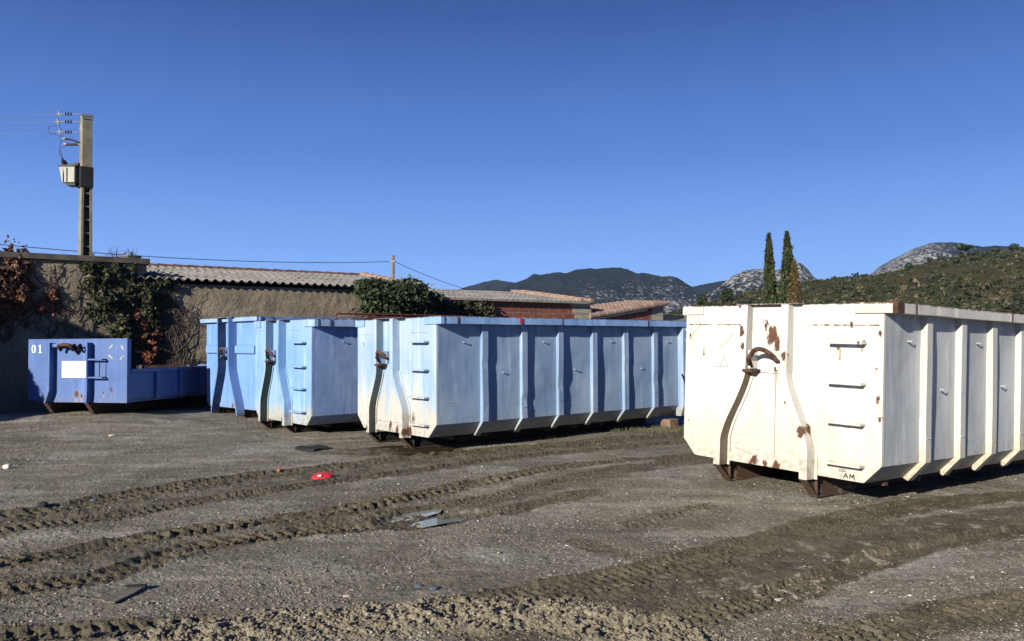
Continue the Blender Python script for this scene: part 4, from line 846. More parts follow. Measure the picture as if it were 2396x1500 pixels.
# bush and ivy right of the shed
def bush(name, blobs, n, size, mat, off, seed, label, cat, group=None, clump=.07, stem=None):
    e = wobj(name); P = []
    rg = np.random.default_rng(seed)
    for (px, py, rx, ry, dp) in blobs:
        s, z = wall_pt(px, py); k = F_PX / at(px, py, 1)[1] / 24.5; r3 = np.array([rx / 78., dp, ry / 78.]); kk = int(n * rx * ry / sum(b[2] * b[3] for b in blobs))
        d = rg.normal(size=(kk, 3)); d /= np.linalg.norm(d, axis=1)[:, None]; rad = rg.random(kk) ** .25 * (1 + .22 * (vnoise(d[:, 0] * 3 + s, d[:, 2] * 3, seed) - .5) * 2 + .12 * rg.normal(size=kk))
        q = d * rad[:, None] * r3 + np.array([s, -off, z]); P.append(q)
    P = np.concatenate(P); m_ = vnoise(P[:, 0] * 5, P[:, 2] * 5 + P[:, 1] * 4, seed + 5) > .22; P = P[m_]
    leaves('leaves', P, size, mat, e, seed, wallN=(0, -.5, .5)); 
    if stem: stems('stem', e, stem, seed, .03, .4, off=.3)
    return tag(e, label, cat, group)
bush('evergreen_bush', [(905, 700, 75, 38, .7), (870, 690, 45, 30, .6), (940, 690, 45, 32, .6), (900, 735, 70, 25, .6), (960, 715, 45, 30, .5), (840, 675, 22, 18, .4), (985, 700, 30, 14, .4)], 20000, .062, LM_BUSH, .45, 31, 'large dark evergreen bush against the end of the rendered shed, above the blue skips', 'bush', stem=[(900, 840, 900, 700, 6)])
bush('ivy', [(1030, 725, 40, 20, .25), (1080, 728, 40, 20, .22), (1125, 725, 28, 20, .2), (1010, 740, 30, 22, .3), (1140, 745, 16, 18, .2)], 9000, .055, leafmat('mixed_ivy_leaf', [(0, (.014, .022, .01)), (.55, (.03, .04, .018)), (.8, (.09, .05, .03)), (1, (.12, .13, .07))]), .15, 33, 'mixed green and brown ivy on the left end of the red brick wall', 'ivy', 'climbing plants on the wall', stem=[(1060, 860, 1070, 720, 6)])

# hedge outside the frame at the left: shaped to cast the wall and low skip shadow; taller end added to cut sky light
hp = at(0, 0, 1); hedge = empty('evergreen_hedge', (-18.0, 13.4, 0)); Q = []; rgn = np.random.default_rng(77)
prof = [(-12.5, 1.7), (-12.85, 2.3), (-13.35, 3.0), (-13.8, 4.1), (-14.5, 4.6), (-15.2, 4.8), (-16, 4.82), (-17.4, 5.2), (-18.2, 7.4), (-20, 8.0), (-24, 8.2)]
px_ = np.array([p[0] for p in prof])[::-1]; pz_ = np.array([p[1] for p in prof])[::-1]
X = rgn.uniform(-24, -12.45, 26000); Y = rgn.uniform(12.7, 14.1, 26000); top = np.interp(X, px_, pz_) + .05 * fbm(X * 3, Y * 3, 3, 2); Z = top * rgn.random(26000) ** .6
leaves('leaves', np.stack([X + 18, Y - 13.4, Z], 1), .11, LM_BUSH, hedge, 5)
m = MB(); xs = np.linspace(-24, -12.55, 30); 
m.prism([(x + 18, float(np.interp(x, px_, pz_)) - .12) for x in xs] + [(xs[-1] + 18, 0), (xs[0] + 18, 0)], 'y', -.35, .35); m.build('light_block_core', BARK, hedge)  # solid core added inside the leaves so that no sun leaks through
tag(hedge, 'tall dense clipped evergreen hedge out of view at the far left of the yard, its taller end added to cut sky light', 'hedge')

# ------------------------------------------------------------------ concrete electricity pole with transformer
D_ = 28.0; pb = at(199, 600, D_); pz = lambda py: float(at(199, py, D_)[2]); k = D_ / F_PX
ep = empty('electricity_pole', (pb[0], pb[1], 0), (0, 0, math.radians(40)))
ZT = pz(272); ZS = pz(442)
PC = flat('pale_pole_concrete', (.20, .18, .13), .9, .2, 4, bump=.3)
m = MB(); wx, wy = .16, .19
m.loft([[(-wx * q, -wy * q, z), (wx * q, -wy * q, z), (wx * q, wy * q, z), (-wx * q, wy * q, z)] for z, q in ((ZS, 1.03), (ZT, .97))]); m.build('pole_top', PC, ep, .008)
m = MB()
for sx in (-1, 1): m.loft([[(sx * wx * q - (.0 if sx > 0 else 0) - sx * .07, -wy * q, z), (sx * wx * q, -wy * q, z), (sx * wx * q, wy * q, z), (sx * wx * q - sx * .07, wy * q, z)] for z, q in ((0, 1.35), (ZS - .001, 1.03))])
zz = ZS - .2; 
while zz > .5:
    m.box(-wx + .04, wx - .04, -wy * .9, wy * .9, zz, zz + .05); zz -= .46
m.build('pole_shaft', PC, ep)
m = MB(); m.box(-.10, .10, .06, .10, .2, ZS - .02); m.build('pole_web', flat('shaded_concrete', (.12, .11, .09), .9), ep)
STEEL = flat('grey_galvanised_steel', (.28, .28, .28), .5, .2, metal=.4); INS = flat('brown_insulator', (.05, .03, .025), .35, .2); GLS = flat('grey_glass_insulator', (.20, .24, .24), .25, .2)
ep_inv = ep.rotation_euler.z
def eloc(px, py, dd=0.0):
    p = at(px, py, D_ + dd); v = Vector((p[0] - pb[0], p[1] - pb[1], p[2])); v = Matrix.Rotation(-ep_inv, 3, 'Z') @ v; return tuple(v)
m = MB(); m.tube([eloc(193, 268), eloc(188, 305)], .03, 6); m.box(-wx - .02, wx + .02, -wy - .02, -wy - .005, ZT - .14, ZT - .08); m.box(-wx * 1.0 - .03, wx + .03, -wy - .02, -wy - .005, ZT - .06, ZT + .03); m.build('crossarm', STEEL, ep)
for (yy, xe) in ((267, 137), (285, 134), (309, 138)):
    m = MB(); m.tube([eloc(190, yy), eloc(168, yy)], .012, 6); m.build('tension_rod', STEEL, ep)
    m = MB(); a = Vector(eloc(168, yy)); b = Vector(eloc(150, yy)); 
    m.tube([tuple(a), tuple(b)], .018, 6)
    for q in range(3): p = a + (b - a) * (q / 3. + .1); m.tube([tuple(p), tuple(p + (b - a) * .10)], [.065, .02], 12)
    m.build('insulator', GLS, ep)
    m = MB(); m.tube([eloc(150, yy), eloc(xe, yy + 1), eloc(xe - 6, yy)], [.02, .03, .02], 6); m.tube([eloc(xe, yy - 7), eloc(xe + 2, yy + 6)], .018, 6); m.build('clamp', STEEL, ep)
m = MB(); m.tube([eloc(150, 325), eloc(168, 327), eloc(188, 335), eloc(213, 349, .1)], .035, 6); m.build('surge_arm', BLACK, ep)
m = MB(); m.tube([eloc(156, 338), eloc(182, 338)], .045, 10); m.build('surge_arrester', INS, ep)
m = MB(); m.tube([eloc(150, 338), eloc(156, 338)], .055, 8); m.tube([eloc(182, 338), eloc(190, 338)], .03, 8); m.tube([eloc(146, 325), eloc(154, 325)], .05, 8); m.build('arrester_cap', STEEL, ep)
for pts in ([(135, 270), (139, 290), (146, 318), (150, 325)], [(131, 288), (131, 295), (116, 295), (112, 303), (118, 312), (133, 314)], [(138, 312), (142, 322), (150, 327)], [(143, 326), (139, 345), (140, 362), (149, 376)], [(150, 340), (142, 352), (146, 368), (152, 378)]):
    m = MB(); m.tube([eloc(*p) for p in pts], .011, 5); m.build('jumper_cable', BLACK, ep)
# transformer tank, hung from the left face
TRM = flat('pale_grey_tank', (.28, .28, .245), .5, .12, 3, bump=.1)
def wl(X, Y, Z): v = Matrix.Rotation(-ep_inv, 3, 'Z') @ Vector((X, Y, 0)); return (v.x, v.y, Z)
wxp = lambda px: float(at(px, 410, D_)[0] - pb[0])
def wbox(mb, xa, xb, ya, yb, za, zb2, xa2=None):
    xa2 = xa if xa2 is None else xa2
    return mb.loft([[wl(xa, ya, za), wl(xb, ya, za), wl(xb, yb, za), wl(xa, yb, za)], [wl(xa2, ya, zb2), wl(xb, ya, zb2), wl(xb, yb, zb2), wl(xa2, yb, zb2)]])
xl, xr_, xb_ = wxp(147), wxp(184), wxp(154)
tank = wbox(MB(), xb_, xr_, -.26, .2, pz(430), pz(393), xl).build('transformer_tank', TRM, ep, .02)
m = MB()
for q in range(2): wbox(m, xb_ + .03 + q * .12, xb_ + .06 + q * .12, -.30, -.2605, pz(428), pz(396), xl + .04 + q * .13)
m.build('cooling_fins', TRM, tank)
m = MB(); wbox(m, xl - .02, xr_ + .03, -.28, .22, pz(392.6), pz(389)); m.loft([[wl(xl + .1, -.1, pz(389)), wl(xr_, -.1, pz(389)), wl(xr_, .1, pz(389))], [wl(xr_ - .1, -.1, pz(382)), wl(xr_ + .05, -.1, pz(382)), wl(xr_ + .05, .1, pz(382))]]); m.build('tank_lid', BLACK, tank)
m = MB()
for q in range(3): a = Vector(wl(xl + .10, -.12 + q * .11, pz(389))); b = Vector(wl(xl + .02, -.12 + q * .11, pz(373))); m.tube([tuple(a + (b - a) * t) for t in (0, .2, .22, .45, .47, .7, .72, 1)], [.04, .06, .03, .055, .03, .05, .025, .02], 8)
m.build('bushing', INS, tank)
m = MB(); m.box(-wx - .05, wx + .03, -wy - .06, wy + .02, pz(440), pz(393)); m.build('mounting_frame', BLACK, ep, .004)
m = MB(); wbox(m, xb_ + .12, xr_ - .02, -.2, .15, pz(436), pz(430.2)); m.build('tank_foot', BLACK, ep)
tag(ep, 'tall concrete electricity pole with a grey transformer, insulators and arms, behind the ivy wall', 'utility pole')
def wire(name, pts, r, mat, label, grp=None):
    mb = MB(); mb.tube(pts, r, 5); o = mb.build(name, mat); tag(o, label, 'cable', grp); return o
WIREM = flat('weathered_wire', (.16, .17, .19), .5)
for (yy, ex, nm) in ((267, 131, 'topmost'), (285, 128, 'middle'), (309, 132, 'lowest')):
    a = at(ex, yy + 0, D_); b = at(-260, yy - 12, D_ + 8); pts = [a + (b - a) * t - np.array([0, 0, .5 * 4 * t * (1 - t) * .3]) for t in np.linspace(0, 1, 12)]
    wire('power_line', pts, .006, WIREM, nm + ' thin power line running left from the concrete pole insulators', 'power lines leaving the pole')
# wooden pole and telephone cable
D2 = 40.0; wb = at(919.5, 600, D2); wp = empty('wooden_pole', (wb[0], wb[1], 0)); WOOD = flat('grey_weathered_wood', (.17, .14, .11), .9, .3, 8, bump=.4)
m = MB(); m.tube([(0, 0, 0), (0, 0, at(919, 597, D2)[2])], [.10, .075], 10); m.build('shaft', WOOD, wp)
m = MB(); zt = at(919, 612, D2)[2]; m.box(-.13, .13, -.10, -.08, zt - .02, zt + .03); m.tube([(.08, -.12, zt - .05), (.08, -.12, zt + .06)], .04, 8); m.build('bracket', STEEL, wp)
tag(wp, 'weathered wooden telephone pole behind the evergreen bush', 'utility pole')
def sag(a, b, s, n=20): return [a + (b - a) * t - np.array([0, 0, 4 * s * t * (1 - t)]) for t in np.linspace(0, 1, n)]
CABM = flat('black_cable', (.03, .03, .035), .6)
wire('telephone_cable', sag(at(-60, 566, 27), at(915, 612, D2), .28), .014, CABM, 'black telephone cable sagging above the roofs from the left to the wooden pole')
wire('telephone_cable', sag(at(923, 612, D2), at(1190, 700, 52), .25), .014, CABM, 'black telephone cable dropping right from the wooden pole towards the hills')

# ------------------------------------------------------------------ rusty rack on the middle skip
sk = POSE['mid']; Rm = RM(sk); Lk = lambda x, y, z: tuple(Rm @ Vector((x, y, z)) + Vector(sk[:3]))
rk = empty('rusty_rack', sk[:3]); rk.matrix_world = Matrix.Translation(sk[:3]) @ Rm.to_4x4()
REDR = flat('red_brown_rust', (.12, .032, .025), .9, .4, 8, bump=.4)
m = MB(); m.box(-1.30, -1.22, 1.75, 5.3, 2.03, 2.10); m.box(-.55, -.47, 1.75, 5.3, 2.03, 2.09)
for y in (1.75, 2.9, 4.1, 5.25): m.box(-1.219, -.551, y, y + .06, 2.035, 2.085)
m.build('frame', REDR, rk, .004)
m = MB(); m.tube([(-1.26, 1.8, 2.20), (-1.26, 3.4, 2.205), (-1.26, 5.2, 2.195)], .02, 6)
for y in (1.8, 2.5, 3.4, 4.3, 5.2): m.tube([(-1.26, y, 2.101), (-1.26, y, 2.195)], .014, 6)
m.build('rail', REDR, rk); m = MB(); m.box(-1.24, -1.20, 2.5, 5.2, 2.101, 2.16); m.build('bar', REDR, rk)
tag(rk, 'long rust-red steel rack lying along the top of the light blue middle skip', 'steel rack')
# dark steel object in the shade behind the low skip
p = at(398, 850, 20.0); q = empty('steel_trailer_frame', (p[0], p[1] , 0), (0, 0, .45)); 
m = MB(); m.box(-.75, .45, -.3, .3, .72, 1.08); m.build('box', DARKRUST, q, .01); m = MB()
WORN = flat('worn_steel', (.10, .10, .11), .7)
for xx in (-.70, .36): MB().box(xx, xx + .06, -.33, -.301, 1.0, 1.10).build('lug', WORN, q)
for xx in (-.7, .38): MB().box(xx, xx + .06, -.25, .25, 0, .719).build('leg', DARKRUST, q)
tag(q, 'dark rusty steel box on legs half hidden in the shade behind the low blue skip', 'steel box')

# ------------------------------------------------------------------ small things on the ground
def lay(name, pts_px, th, mat, label, cat, z=0, lift=.0, tilt=0):
    P = [gpt(a, b, z) for a, b in pts_px]; c = sum(P) / len(P); zg = gh(c[0], c[1]); mb = MB()
    mb.prism([(p[0] - c[0], p[1] - c[1]) for p in P], 'z', 0, th); o = mb.build(name, mat, None, min(.008, th * .3)); o.location = (c[0], c[1], zg + lift); o.rotation_euler = (tilt, 0, 0)
    return tag(o, label, cat)
lay('plastic_sheet', [(690, 1049), (702, 1046), (722, 1047), (745, 1044), (766, 1046), (770, 1050), (748, 1052), (735, 1055), (708, 1053)], .04, flat('black_plastic', (.010, .010, .012), .75, .3, 12), 'crumpled black plastic slab lying on the dirt in front of the middle skip', 'plastic sheet', lift=.0)
rp_ = gpt(753, 1121, 0); rz = gh(rp_[0], rp_[1]); RED = flat('red_plastic', (.50, .028, .035), .3, .15, 8)
m = MB(); rr = []
for t, w, h in ((0, .02, .02), (.12, .09, .055), (.3, .12, .085), (.55, .12, .09), (.8, .09, .075), (1, .03, .05)): 
    x = -.115 + .24 * t; h *= .62; rr.append([(x, -w * .7, 0.0), (x, -w * .35, h * .8), (x, w * .2, h), (x, w * .7, h * .45), (x, w * .6, 0)])
m.loft(rr); o = m.build('shell', RED, None, smooth=False); o.name = 'red_plastic_piece'; o.location = (rp_[0], rp_[1], rz + .01); o.rotation_euler = (.1, -.05, .35); tag(o, 'shiny red plastic shell lying in the upper muddy rut', 'plastic piece')
m = MB(); m.box(-.02, .015, -.075, -.06, .03, .05); h = m.build('white_chip', WMARK, o); h.location = (-.03, .0, .0)
def stone(px, py, s, col, label, name='stone', seed=0, fl=.7):
    p = gpt(px, py); rg = np.random.default_rng(seed); mb = MB(); n = 7; rings = []
    for j in range(5):
        a = math.pi * (j + .3) / 4.6 ; rr = [(s * math.sin(a) * math.cos(2 * math.pi * i / n) * rg.uniform(.8, 1.2), s * math.sin(a) * math.sin(2 * math.pi * i / n) * rg.uniform(.8, 1.2), -s * fl * math.cos(a) * rg.uniform(.85, 1.1)) for i in range(n)]; rings.append(rr)
    mb.loft(rings); o = mb.build(name, flat(name + '_surface', col, .9, .25, 14, bump=.4), None, .004); o.location = (p[0], p[1], gh(p[0], p[1]) + s * fl * .45); o.rotation_euler = (0, 0, seed)
    return tag(o, label, 'stone' if name == 'stone' else name.replace('_', ' '))
stone(17, 1097, .055, (.52, .49, .42), 'pale rounded stone on the dirt near the left edge', seed=1)
stone(98, 1188, .06, (.035, .035, .04), 'black lump of debris at the edge of the upper rut, left', 'debris_lump', seed=2, fl=.5)
stone(143, 1184, .04, (.20, .26, .33), 'blue-grey plastic scrap beside the black lump', 'plastic_scrap', seed=3, fl=.4)
stone(219, 1172, .035, (.10, .14, .20), 'dark blue plastic scrap at the rut edge right of the black lump', 'plastic_scrap', seed=4, fl=.4)
stone(262, 1019, .06, (.55, .48, .33), 'flat cream stone in the middle of the bare dirt at the left', seed=5, fl=.25)
stone(653, 1102, .03, (.45, .09, .04), 'small orange-red brick chip above the red plastic piece', 'brick_chip', seed=6)
stone(978, 1367, .028, (.09, .12, .17), 'blue-grey flat stone left of its twin near the pale clods', seed=7, fl=.35)
stone(1014, 1375, .032, (.08, .11, .16), 'blue-grey flat stone right of its twin near the pale clods', seed=8, fl=.35)
stone(812, 1388, .03, (.52, .38, .28), 'pinkish flat shard among the gravel at the bottom', seed=9, fl=.25)
stone(1826, 1390, .035, (.50, .47, .40), 'pale flat stone pressed into the lower right rut', seed=10, fl=.22)
stone(1013, 1060, .055, (.05, .045, .035), 'dark mud clod just below the skids of the pale blue skip', seed=11)
o = lay('slate_slab', [(236, 1412), (300, 1384), (340, 1381), (312, 1398), (268, 1419), (247, 1418)], .010, flat('slate', (.15, .13, .105), .95, .3, 20, bump=.6), 'long grey slate slab lying in the dirt at the bottom left', 'slab', lift=.004)
o = lay('black_offcut', [(290, 1381), (345, 1378), (340, 1384), (300, 1386)], .012, flat('black_rubber', (.02, .02, .022), .9), 'black strip lying along the far edge of the slate slab', 'offcut', lift=.016)
sk = POSE['near']; Rn = RM(sk); bp = Rn @ Vector((1.05, 5.18, 0)) + Vector(sk[:3]); bz = gh(bp[0], bp[1])
m = MB(); m.box(-.11, .11, -.16, .08, 0, .17); o = m.build('brick_block', flat('pinkish_block', (.17, .11, .08), .9, .3), None, .012); o.location = (bp[0], bp[1], bz - .01); o.rotation_euler = (0, 0, sk[3]); tag(o, 'pinkish brick block under the far end of the long pale blue skip', 'block')
# grass tufts at the far end of the pale blue skip
GR = leafmat('grass_blade', [(0, (.035, .045, .016)), (.6, (.075, .08, .032)), (1, (.16, .14, .07))]); rg = np.random.default_rng(9); PX = np.concatenate([rg.uniform(1430, 1640, 2600), rg.uniform(1180, 1440, 350), rg.uniform(100, 330, 700)]); PY = np.concatenate([rg.normal(1008, 7, 2600), rg.normal(1022, 5, 350), rg.normal(966, 3, 700)])
P = np.array([gpt(a, b) for a, b in zip(PX, PY)]); kp = vnoise(P[:, 0] * 3, P[:, 1] * 3, 4) > .52; P = P[kp]; P[:, 2] = ground_h(P[:, 0], P[:, 1])[0] + .012
n = len(P); B = rg.normal(size=(n, 3)) * .012; B[:, 2] = 0; T = rg.normal(size=(n, 3)) * .018; T[:, 2] = rg.uniform(.02, .075, n); V = np.stack([P - B * .3, P + B * .3, P + T], 1).reshape(-1, 3)
tag(np_mesh('grass', V, np.arange(n * 3).reshape(-1, 3), GR, None, {'rnd': np.repeat(rg.random(n), 3)}), 'sparse short grass at the far end of the blue skips', 'grass', kind='stuff')

# ------------------------------------------------------------------ hills
def hill(name, prof, D, depth, base_py, mat, rough, seed, step=5, rows=60, rockfn=None, falloff=1.0, zb=-4):
    px = np.array([p[0] for p in prof], float); py = np.array([p[1] for p in prof], float)
    xs = np.arange(px[0], px[-1] + 1, step); ys = np.interp(xs, px, py); ys = ys + rough[2] * fbm(xs * .05, xs * 0, 4, seed)
    nx = len(xs); T = np.concatenate([np.linspace(0, 1, rows), np.linspace(1.03, 1.5, 8)]); V = np.zeros((len(T), nx, 3)); A = np.zeros((len(T), nx)); K = np.zeros((len(T), nx))
    for j, t in enumerate(T):
        for i in range(nx): pass
        dist = D - depth * (1 - t); u = (xs - CX) / F_PX; X = u * D * (dist / D); Y = np.full(nx, dist)
        top = np.array([at(a, b, D)[2] for a, b in zip(xs, ys)]) if j == 0 else top
        s = (np.sin(min(t, 1) * math.pi / 2) ** falloff) * (dist / D) if t <= 1 else 1 - (t - 1) * 1.4
        Z = zb + (top - zb) * s + rough[0] * fbm(X * rough[1], Y * rough[1], 5, seed) * (math.sin(math.pi * min(t, 1)) ** .6 if t < 1 else 0)
        V[j] = np.stack([X, Y, Z], -1); K[j] = xs; A[j] = t
    nr = len(T); I = np.arange(nr * nx).reshape(nr, nx); Fq = np.stack([I[:-1, :-1], I[:-1, 1:], I[1:, 1:], I[1:, :-1]], -1).reshape(-1, 4)
    rock = rockfn(K, A) if rockfn else K * 0
    o = np_mesh(name, V.reshape(-1, 3), Fq, mat, None, {'rock': rock}, True); tag(o, kind='structure'); return V, xs
mm = NT('far_mountain_scrub_and_limestone', 1, .0); a = mm.noise(.012, 8, .62); b = mm.noise(.045, 6, .7, stretch=(1, 1, 1.8)); c_ = mm.noise(.15, 4, .7)
gc = mm.mix(mm.mr(a, .35, .65), (.006, .010, .012), (.014, .020, .020)); gc = mm.mix(mm.mr(c_, .45, .75), gc, (.018, .023, .024))
d_ = mm.noise(.085, 6, .75, stretch=(1, 1, 1.5), off=(50, 9, 0)); rk_ = mm.math('ADD', mm.math('MULTIPLY', mm.attr('rock'), .42), mm.math('ADD', mm.math('ADD', mm.math('MULTIPLY', b, .25), mm.math('MULTIPLY', d_, .50)), mm.math('MULTIPLY', a, .17)))
rkm = mm.math('MULTIPLY', mm.mr(rk_, .515, .555), mm.mr(c_, .36, .5, .35, 1))
MOUNT = mm.out(mm.mix(rkm, gc, mm.mix(c_, (.24, .23, .22), (.52, .50, .47))), 1.0, mm.bump(b, .7, 14, mm.bump(c_, .5, 5)))
g = lambda K, c, w: np.exp(-((K - c) / w) ** 2)
hill('hills', [(960, 720), (1020, 700), (1060, 684), (1100, 669), (1135, 662), (1165, 661), (1200, 666), (1240, 676), (1300, 690), (1400, 720)], 3600, 900, 0, MOUNT, (60, .004, 2), 2, rockfn=lambda K, A: 0 * K - .25)
hill('hills', [(1120, 720), (1170, 690), (1215, 667), (1250, 650), (1290, 643), (1340, 642), (1380, 646), (1440, 640), (1500, 644), (1540, 651), (1580, 657), (1610, 668), (1640, 682), (1665, 700), (1690, 720), (1720, 740)], 2800, 900, 0, MOUNT, (70, .005, 3), 5, 3, 90, lambda K, A: -.085 + .14 * sstep(1400, 1600, K) * g(A, .70, .35) + .13 * g(A, .45, .2) * sstep(1250, 1400, K), zb=-4)
hill('hills', [(1560, 700), (1620, 672), (1680, 659), (1720, 654), (1790, 660), (1850, 690), (1950, 720)], 3300, 800, 0, MOUNT, (50, .005, 2), 8, rockfn=lambda K, A: 0 * K - .15)
hill('hills', [(1620, 725), (1660, 690), (1690, 668), (1715, 647), (1745, 631), (1780, 630), (1815, 633), (1850, 625), (1873, 620), (1892, 632), (1905, 650), (1935, 668), (1980, 690)], 2300, 600, 0, MOUNT, (55, .007, 4), 11, 2, 90, lambda K, A: .10 + .09 * g(A, .8, .3))
hill('hills', [(1960, 690), (2010, 660), (2042, 640), (2055, 627), (2100, 602), (2150, 579), (2195, 571), (2240, 569), (2300, 577), (2345, 575), (2396, 578), (2520, 590), (2650, 640)], 3000, 900, 0, MOUNT, (60, .006, 3), 14, 3, 90, lambda K, A: .19 * (1 - sstep(2180, 2300, K)) - .02)
gm = NT('near_hill_garrigue_soil', 1, 0); a = gm.noise(.05, 6, .65); b = gm.noise(.5, 5, .7)
gcol = gm.mix(gm.mr(a, .35, .65), (.040, .040, .020), (.080, .066, .038)); gcol = gm.mix(gm.math('MULTIPLY', gm.mr(b, .5, .7), .6), gcol, (.105, .085, .055)); gcol = gm.mix(gm.math('MULTIPLY', gm.mr(gm.noise(.22, 5, .7, off=(40, 3, 0)), .52, .62), .6), gcol, (.035, .042, .018))
NH, nxs = hill('near_hill', [(1540, 742), (1600, 722), (1650, 708), (1730, 690), (1800, 672), (1880, 660), (1980, 651), (2050, 645), (2130, 626), (2180, 613), (2230, 603), (2300, 594), (2360, 588), (2420, 584), (2560, 590), (2700, 640)], 340, 250, 0, gm.out(gcol, 1, gm.bump(b, .6, .6)), (2.5, .02, 2), 17, 3, 110, zb=-2)
hs = []; rg = np.random.default_rng(21); nr, nc, _ = NH.shape
def hillpt(i, j):
    i0 = int(i); j0 = int(j); return NH[i0, j0] * (1 - (i - i0)) + NH[min(i0 + 1, nr - 1), j0] * (i - i0)
N_S = 17000; pts = []
for k in range(N_S):
    i = 109 * rg.random() ** .7; j = rg.integers(0, nc - 1); p = hillpt(i, j)
    dn = vnoise(p[0] * .035, p[1] * .02, 3) + .5 * vnoise(p[0] * .11, p[1] * .06, 6)
    if dn < rg.uniform(.30, .95) * (.95 if nxs[j] > 2100 and i > 60 else .8): continue
    s = rg.lognormal(-.55, .5) * .9; m_ = 26; d = rg.normal(size=(m_, 3)); d /= np.linalg.norm(d, axis=1)[:, None]; d[:, 2] = np.abs(d[:, 2]) * .8
    pts.append((p + d * s * rg.uniform(.5, 1.05, (m_, 1)) + [0, 0, -.1], np.full(m_, s * .27), np.full(m_, np.clip(rg.normal(.45, .28), 0, 1))))
P = np.concatenate([a[0] for a in pts]); S = np.concatenate([a[1] for a in pts]); C_ = np.concatenate([a[2] for a in pts])
o = leaves('scrub', P, S, LM_SCRUB, None, 23, aspect=.8); rr = np.clip(np.repeat(C_ + rg.normal(0, .08, len(C_)), 4), 0, 1); o.data.attributes['rnd'].data.foreach_set('value', rr.astype(np.float32)); tag(o, 'dark green scrub covering the near hillside at the right', 'scrub', kind='stuff')

def crown(name, e, blobs, n, size, mat, seed, up_=0.0, asp=.55):
    rg = np.random.default_rng(seed); P = []; tot = sum(b[3] * b[5] for b in blobs)
    for (x, y, z, rx, ry, rz) in blobs:
        k = int(n * rx * rz / tot); d = rg.normal(size=(k, 3)); d /= np.linalg.norm(d, axis=1)[:, None]
        r = rg.random(k) ** .33 * (1 + .3 * (vnoise(d[:, 0] * 2.5 + x, d[:, 2] * 2.5 + d[:, 1], seed) - .5)); P.append(d * r[:, None] * [rx, ry, rz] + [x, y, z])
    return leaves(name, np.concatenate(P), size, mat, e, seed, up_, asp)
def cypress(px, topy, botpy, wpx, D, mat, label, seed, grp='cypresses behind the white skip'):
    t = at(px, topy, D); e = empty('cypress_tree', (t[0], t[1], 0)); H = t[2]; z0 = .6; R = wpx / F_PX * D / 2 * 1.18; rg = np.random.default_rng(seed); n = 9000
    u = rg.random(n) ** .8; z = z0 + (H - z0) * u; env = R * (1 - u ** 2.6) ** .8 * (.72 + .28 * np.minimum(1, u * 6)) ; a = rg.uniform(0, 6.283, n)
    lump = .70 + .5 * vnoise(a * 2.2, z * 1.6, seed) + .22 * rg.normal(size=n) * .5; r = env * lump * rg.random(n) ** .22
    leaves('crown', np.stack([r * np.cos(a), r * np.sin(a), z + .1 * rg.random(n)], 1), .16, mat, e, seed, 3.2, .4)
    m = MB(); m.tube([(0, 0, -.5), (0, 0, H * .5), (0, 0, H * .93)], [.18, .10, .02], 8); m.build('trunk', BARK, e); return tag(e, label, 'tree', grp)
cypress(1799, 551, 715, 25, 62, LM_CYP, 'slender dark green cypress, leftmost of the three tall ones behind the white skip', 41)
cypress(1841, 546, 715, 31, 60, LM_CYP, 'tallest dark green cypress, in the middle of the three behind the white skip', 42)
cypress(1858, 617, 715, 27, 58, LM_CYPB, 'shorter brownish cypress right against the tallest one', 43)
cypress(2193, 650, 730, 14, 130, LM_CYP, 'small dark cypress alone on the scrubby slope at the right', 44, None)
def tree(px, cy, rpx, ry, D, zb, mat, label, seed, kind='round_tree', grp=None, n=900):
    c = at(px, cy, D); r = rpx / F_PX * D; rz = ry / F_PX * D; e = empty(kind, (c[0], c[1], zb)); h = c[2] - zb; rg = random.Random(seed)
    bl = [(rg.uniform(-.5, .5) * r, rg.uniform(-.5, .5) * r, h + rg.uniform(-.35, .4) * rz, r * .6, r * .6, rz * .62) for _ in range(7)]
    crown('crown', e, bl, n, max(.12, r * .13), mat, seed, 0, .7); m = MB(); m.tube([(0, 0, -.5), (r * .05, 0, h * .6), (0, 0, h)], [r * .08 + .05, r * .06 + .03, .03], 7)
    for q in range(4): a = q * 1.7 + seed; m.tube([(r * .04, 0, h * .6), (r * .45 * math.cos(a), r * .45 * math.sin(a), h)], [r * .04 + .02, .02], 5)
    m.build('trunk', BARK, e); return tag(e, label, 'tree', grp)
def hz(px, D=None, i=109):
    j = int(np.argmin(np.abs(nxs - px))); return NH[i, j]
tree(1700, 693, 15, 16, 90, 0, LM_PINE, 'round dark green tree just left of the cypresses, below the rocky peak', 51, n=1600)
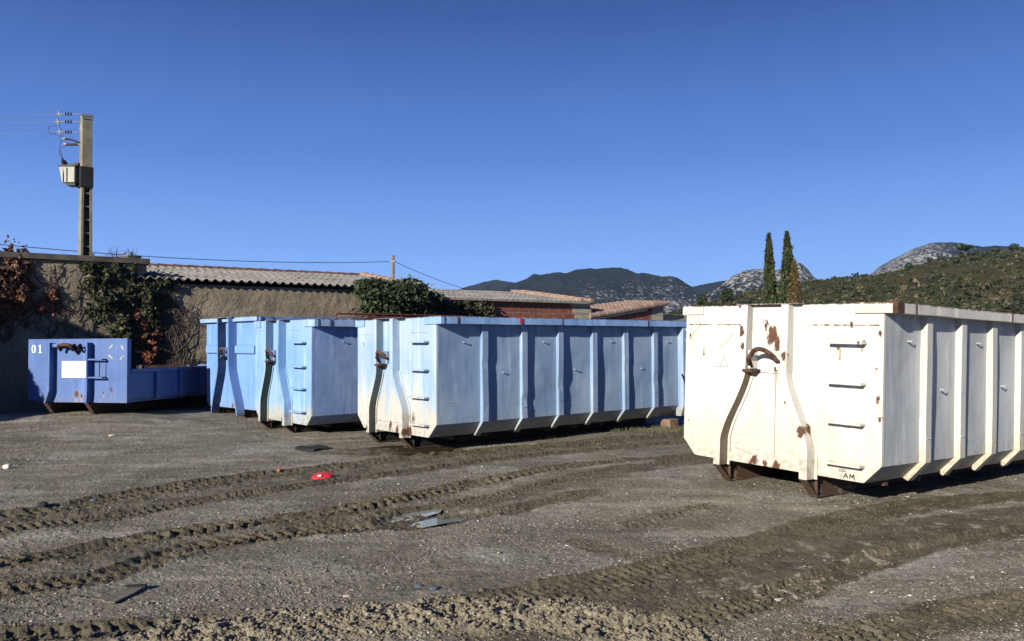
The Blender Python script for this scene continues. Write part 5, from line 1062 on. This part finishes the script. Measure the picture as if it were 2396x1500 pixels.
tree(1642, 703, 10, 14, 95, 0, LM_PINE, 'small pointed dark tree above the corner of the white skip', 52, n=1200)
q = hz(2258, i=104); tree(2258, 580, 20, 7, q[1] - 4, q[2] - .5, LM_PINE, 'umbrella pine with a flat spreading crown on the skyline at the right', 53, 'umbrella_pine', n=1500)
ORD = 'first second third fourth fifth sixth seventh eighth ninth tenth eleventh'.split(); CP = [2180, 2205, 2287, 2335, 2377, 2318, 2300, 2240, 2352, 2130, 2392]
for k, (px, r, ii) in enumerate(((2180, 8, 106), (2205, 7, 104), (2287, 7, 106), (2335, 9, 107), (2377, 11, 108), (2318, 6, 100), (2300, 8, 92), (2240, 9, 88), (2352, 8, 85), (2130, 9, 100), (2392, 9, 96))):
    q = hz(px, i=ii); pyc = None; D = q[1]; rm = r / F_PX * D; e = None
    c = np.array([(px - CX) / F_PX * D, D, q[2] + rm * .9])
    e = empty('round_tree', (c[0], c[1], q[2])); crown('crown', e, [(0, 0, rm * .9, rm, rm, rm * .85), (rm * .4, 0, rm * .7, rm * .7, rm * .7, rm * .6), (-rm * .45, 0, rm * .75, rm * .6, rm * .6, rm * .6)], 420, max(.14, rm * .17), LM_PINE, 60 + k, 0, .7); m = MB(); m.tube([(0, 0, -.3), (0, 0, rm)], [.15, .05], 6); m.build('trunk', BARK, e)
    tag(e, ORD[sorted(CP).index(px)] + ' small round tree from the left along the crest of the near hill', 'tree', 'trees along the crest of the near hill')

# ------------------------------------------------------------------ clear-day air over the valley
m = MB(); m.box(-3500, 5200, -60, 4600, -60, 620); hzm = bpy.data.materials.new('thin_air'); hzm.use_nodes = True; nt = hzm.node_tree; nt.nodes.remove(nt.nodes['Principled BSDF'])
pv = nt.nodes.new('ShaderNodeVolumePrincipled'); pv.inputs['Color'].default_value = (.55, .72, .98, 1); pv.inputs['Density'].default_value = .00006; pv.inputs['Anisotropy'].default_value = .2
nt.links.new(pv.outputs[0], nt.nodes['Material Output'].inputs['Volume']); o = m.build('haze', hzm); tag(o, 'thin blue haze over the distant hills', 'haze', kind='stuff')
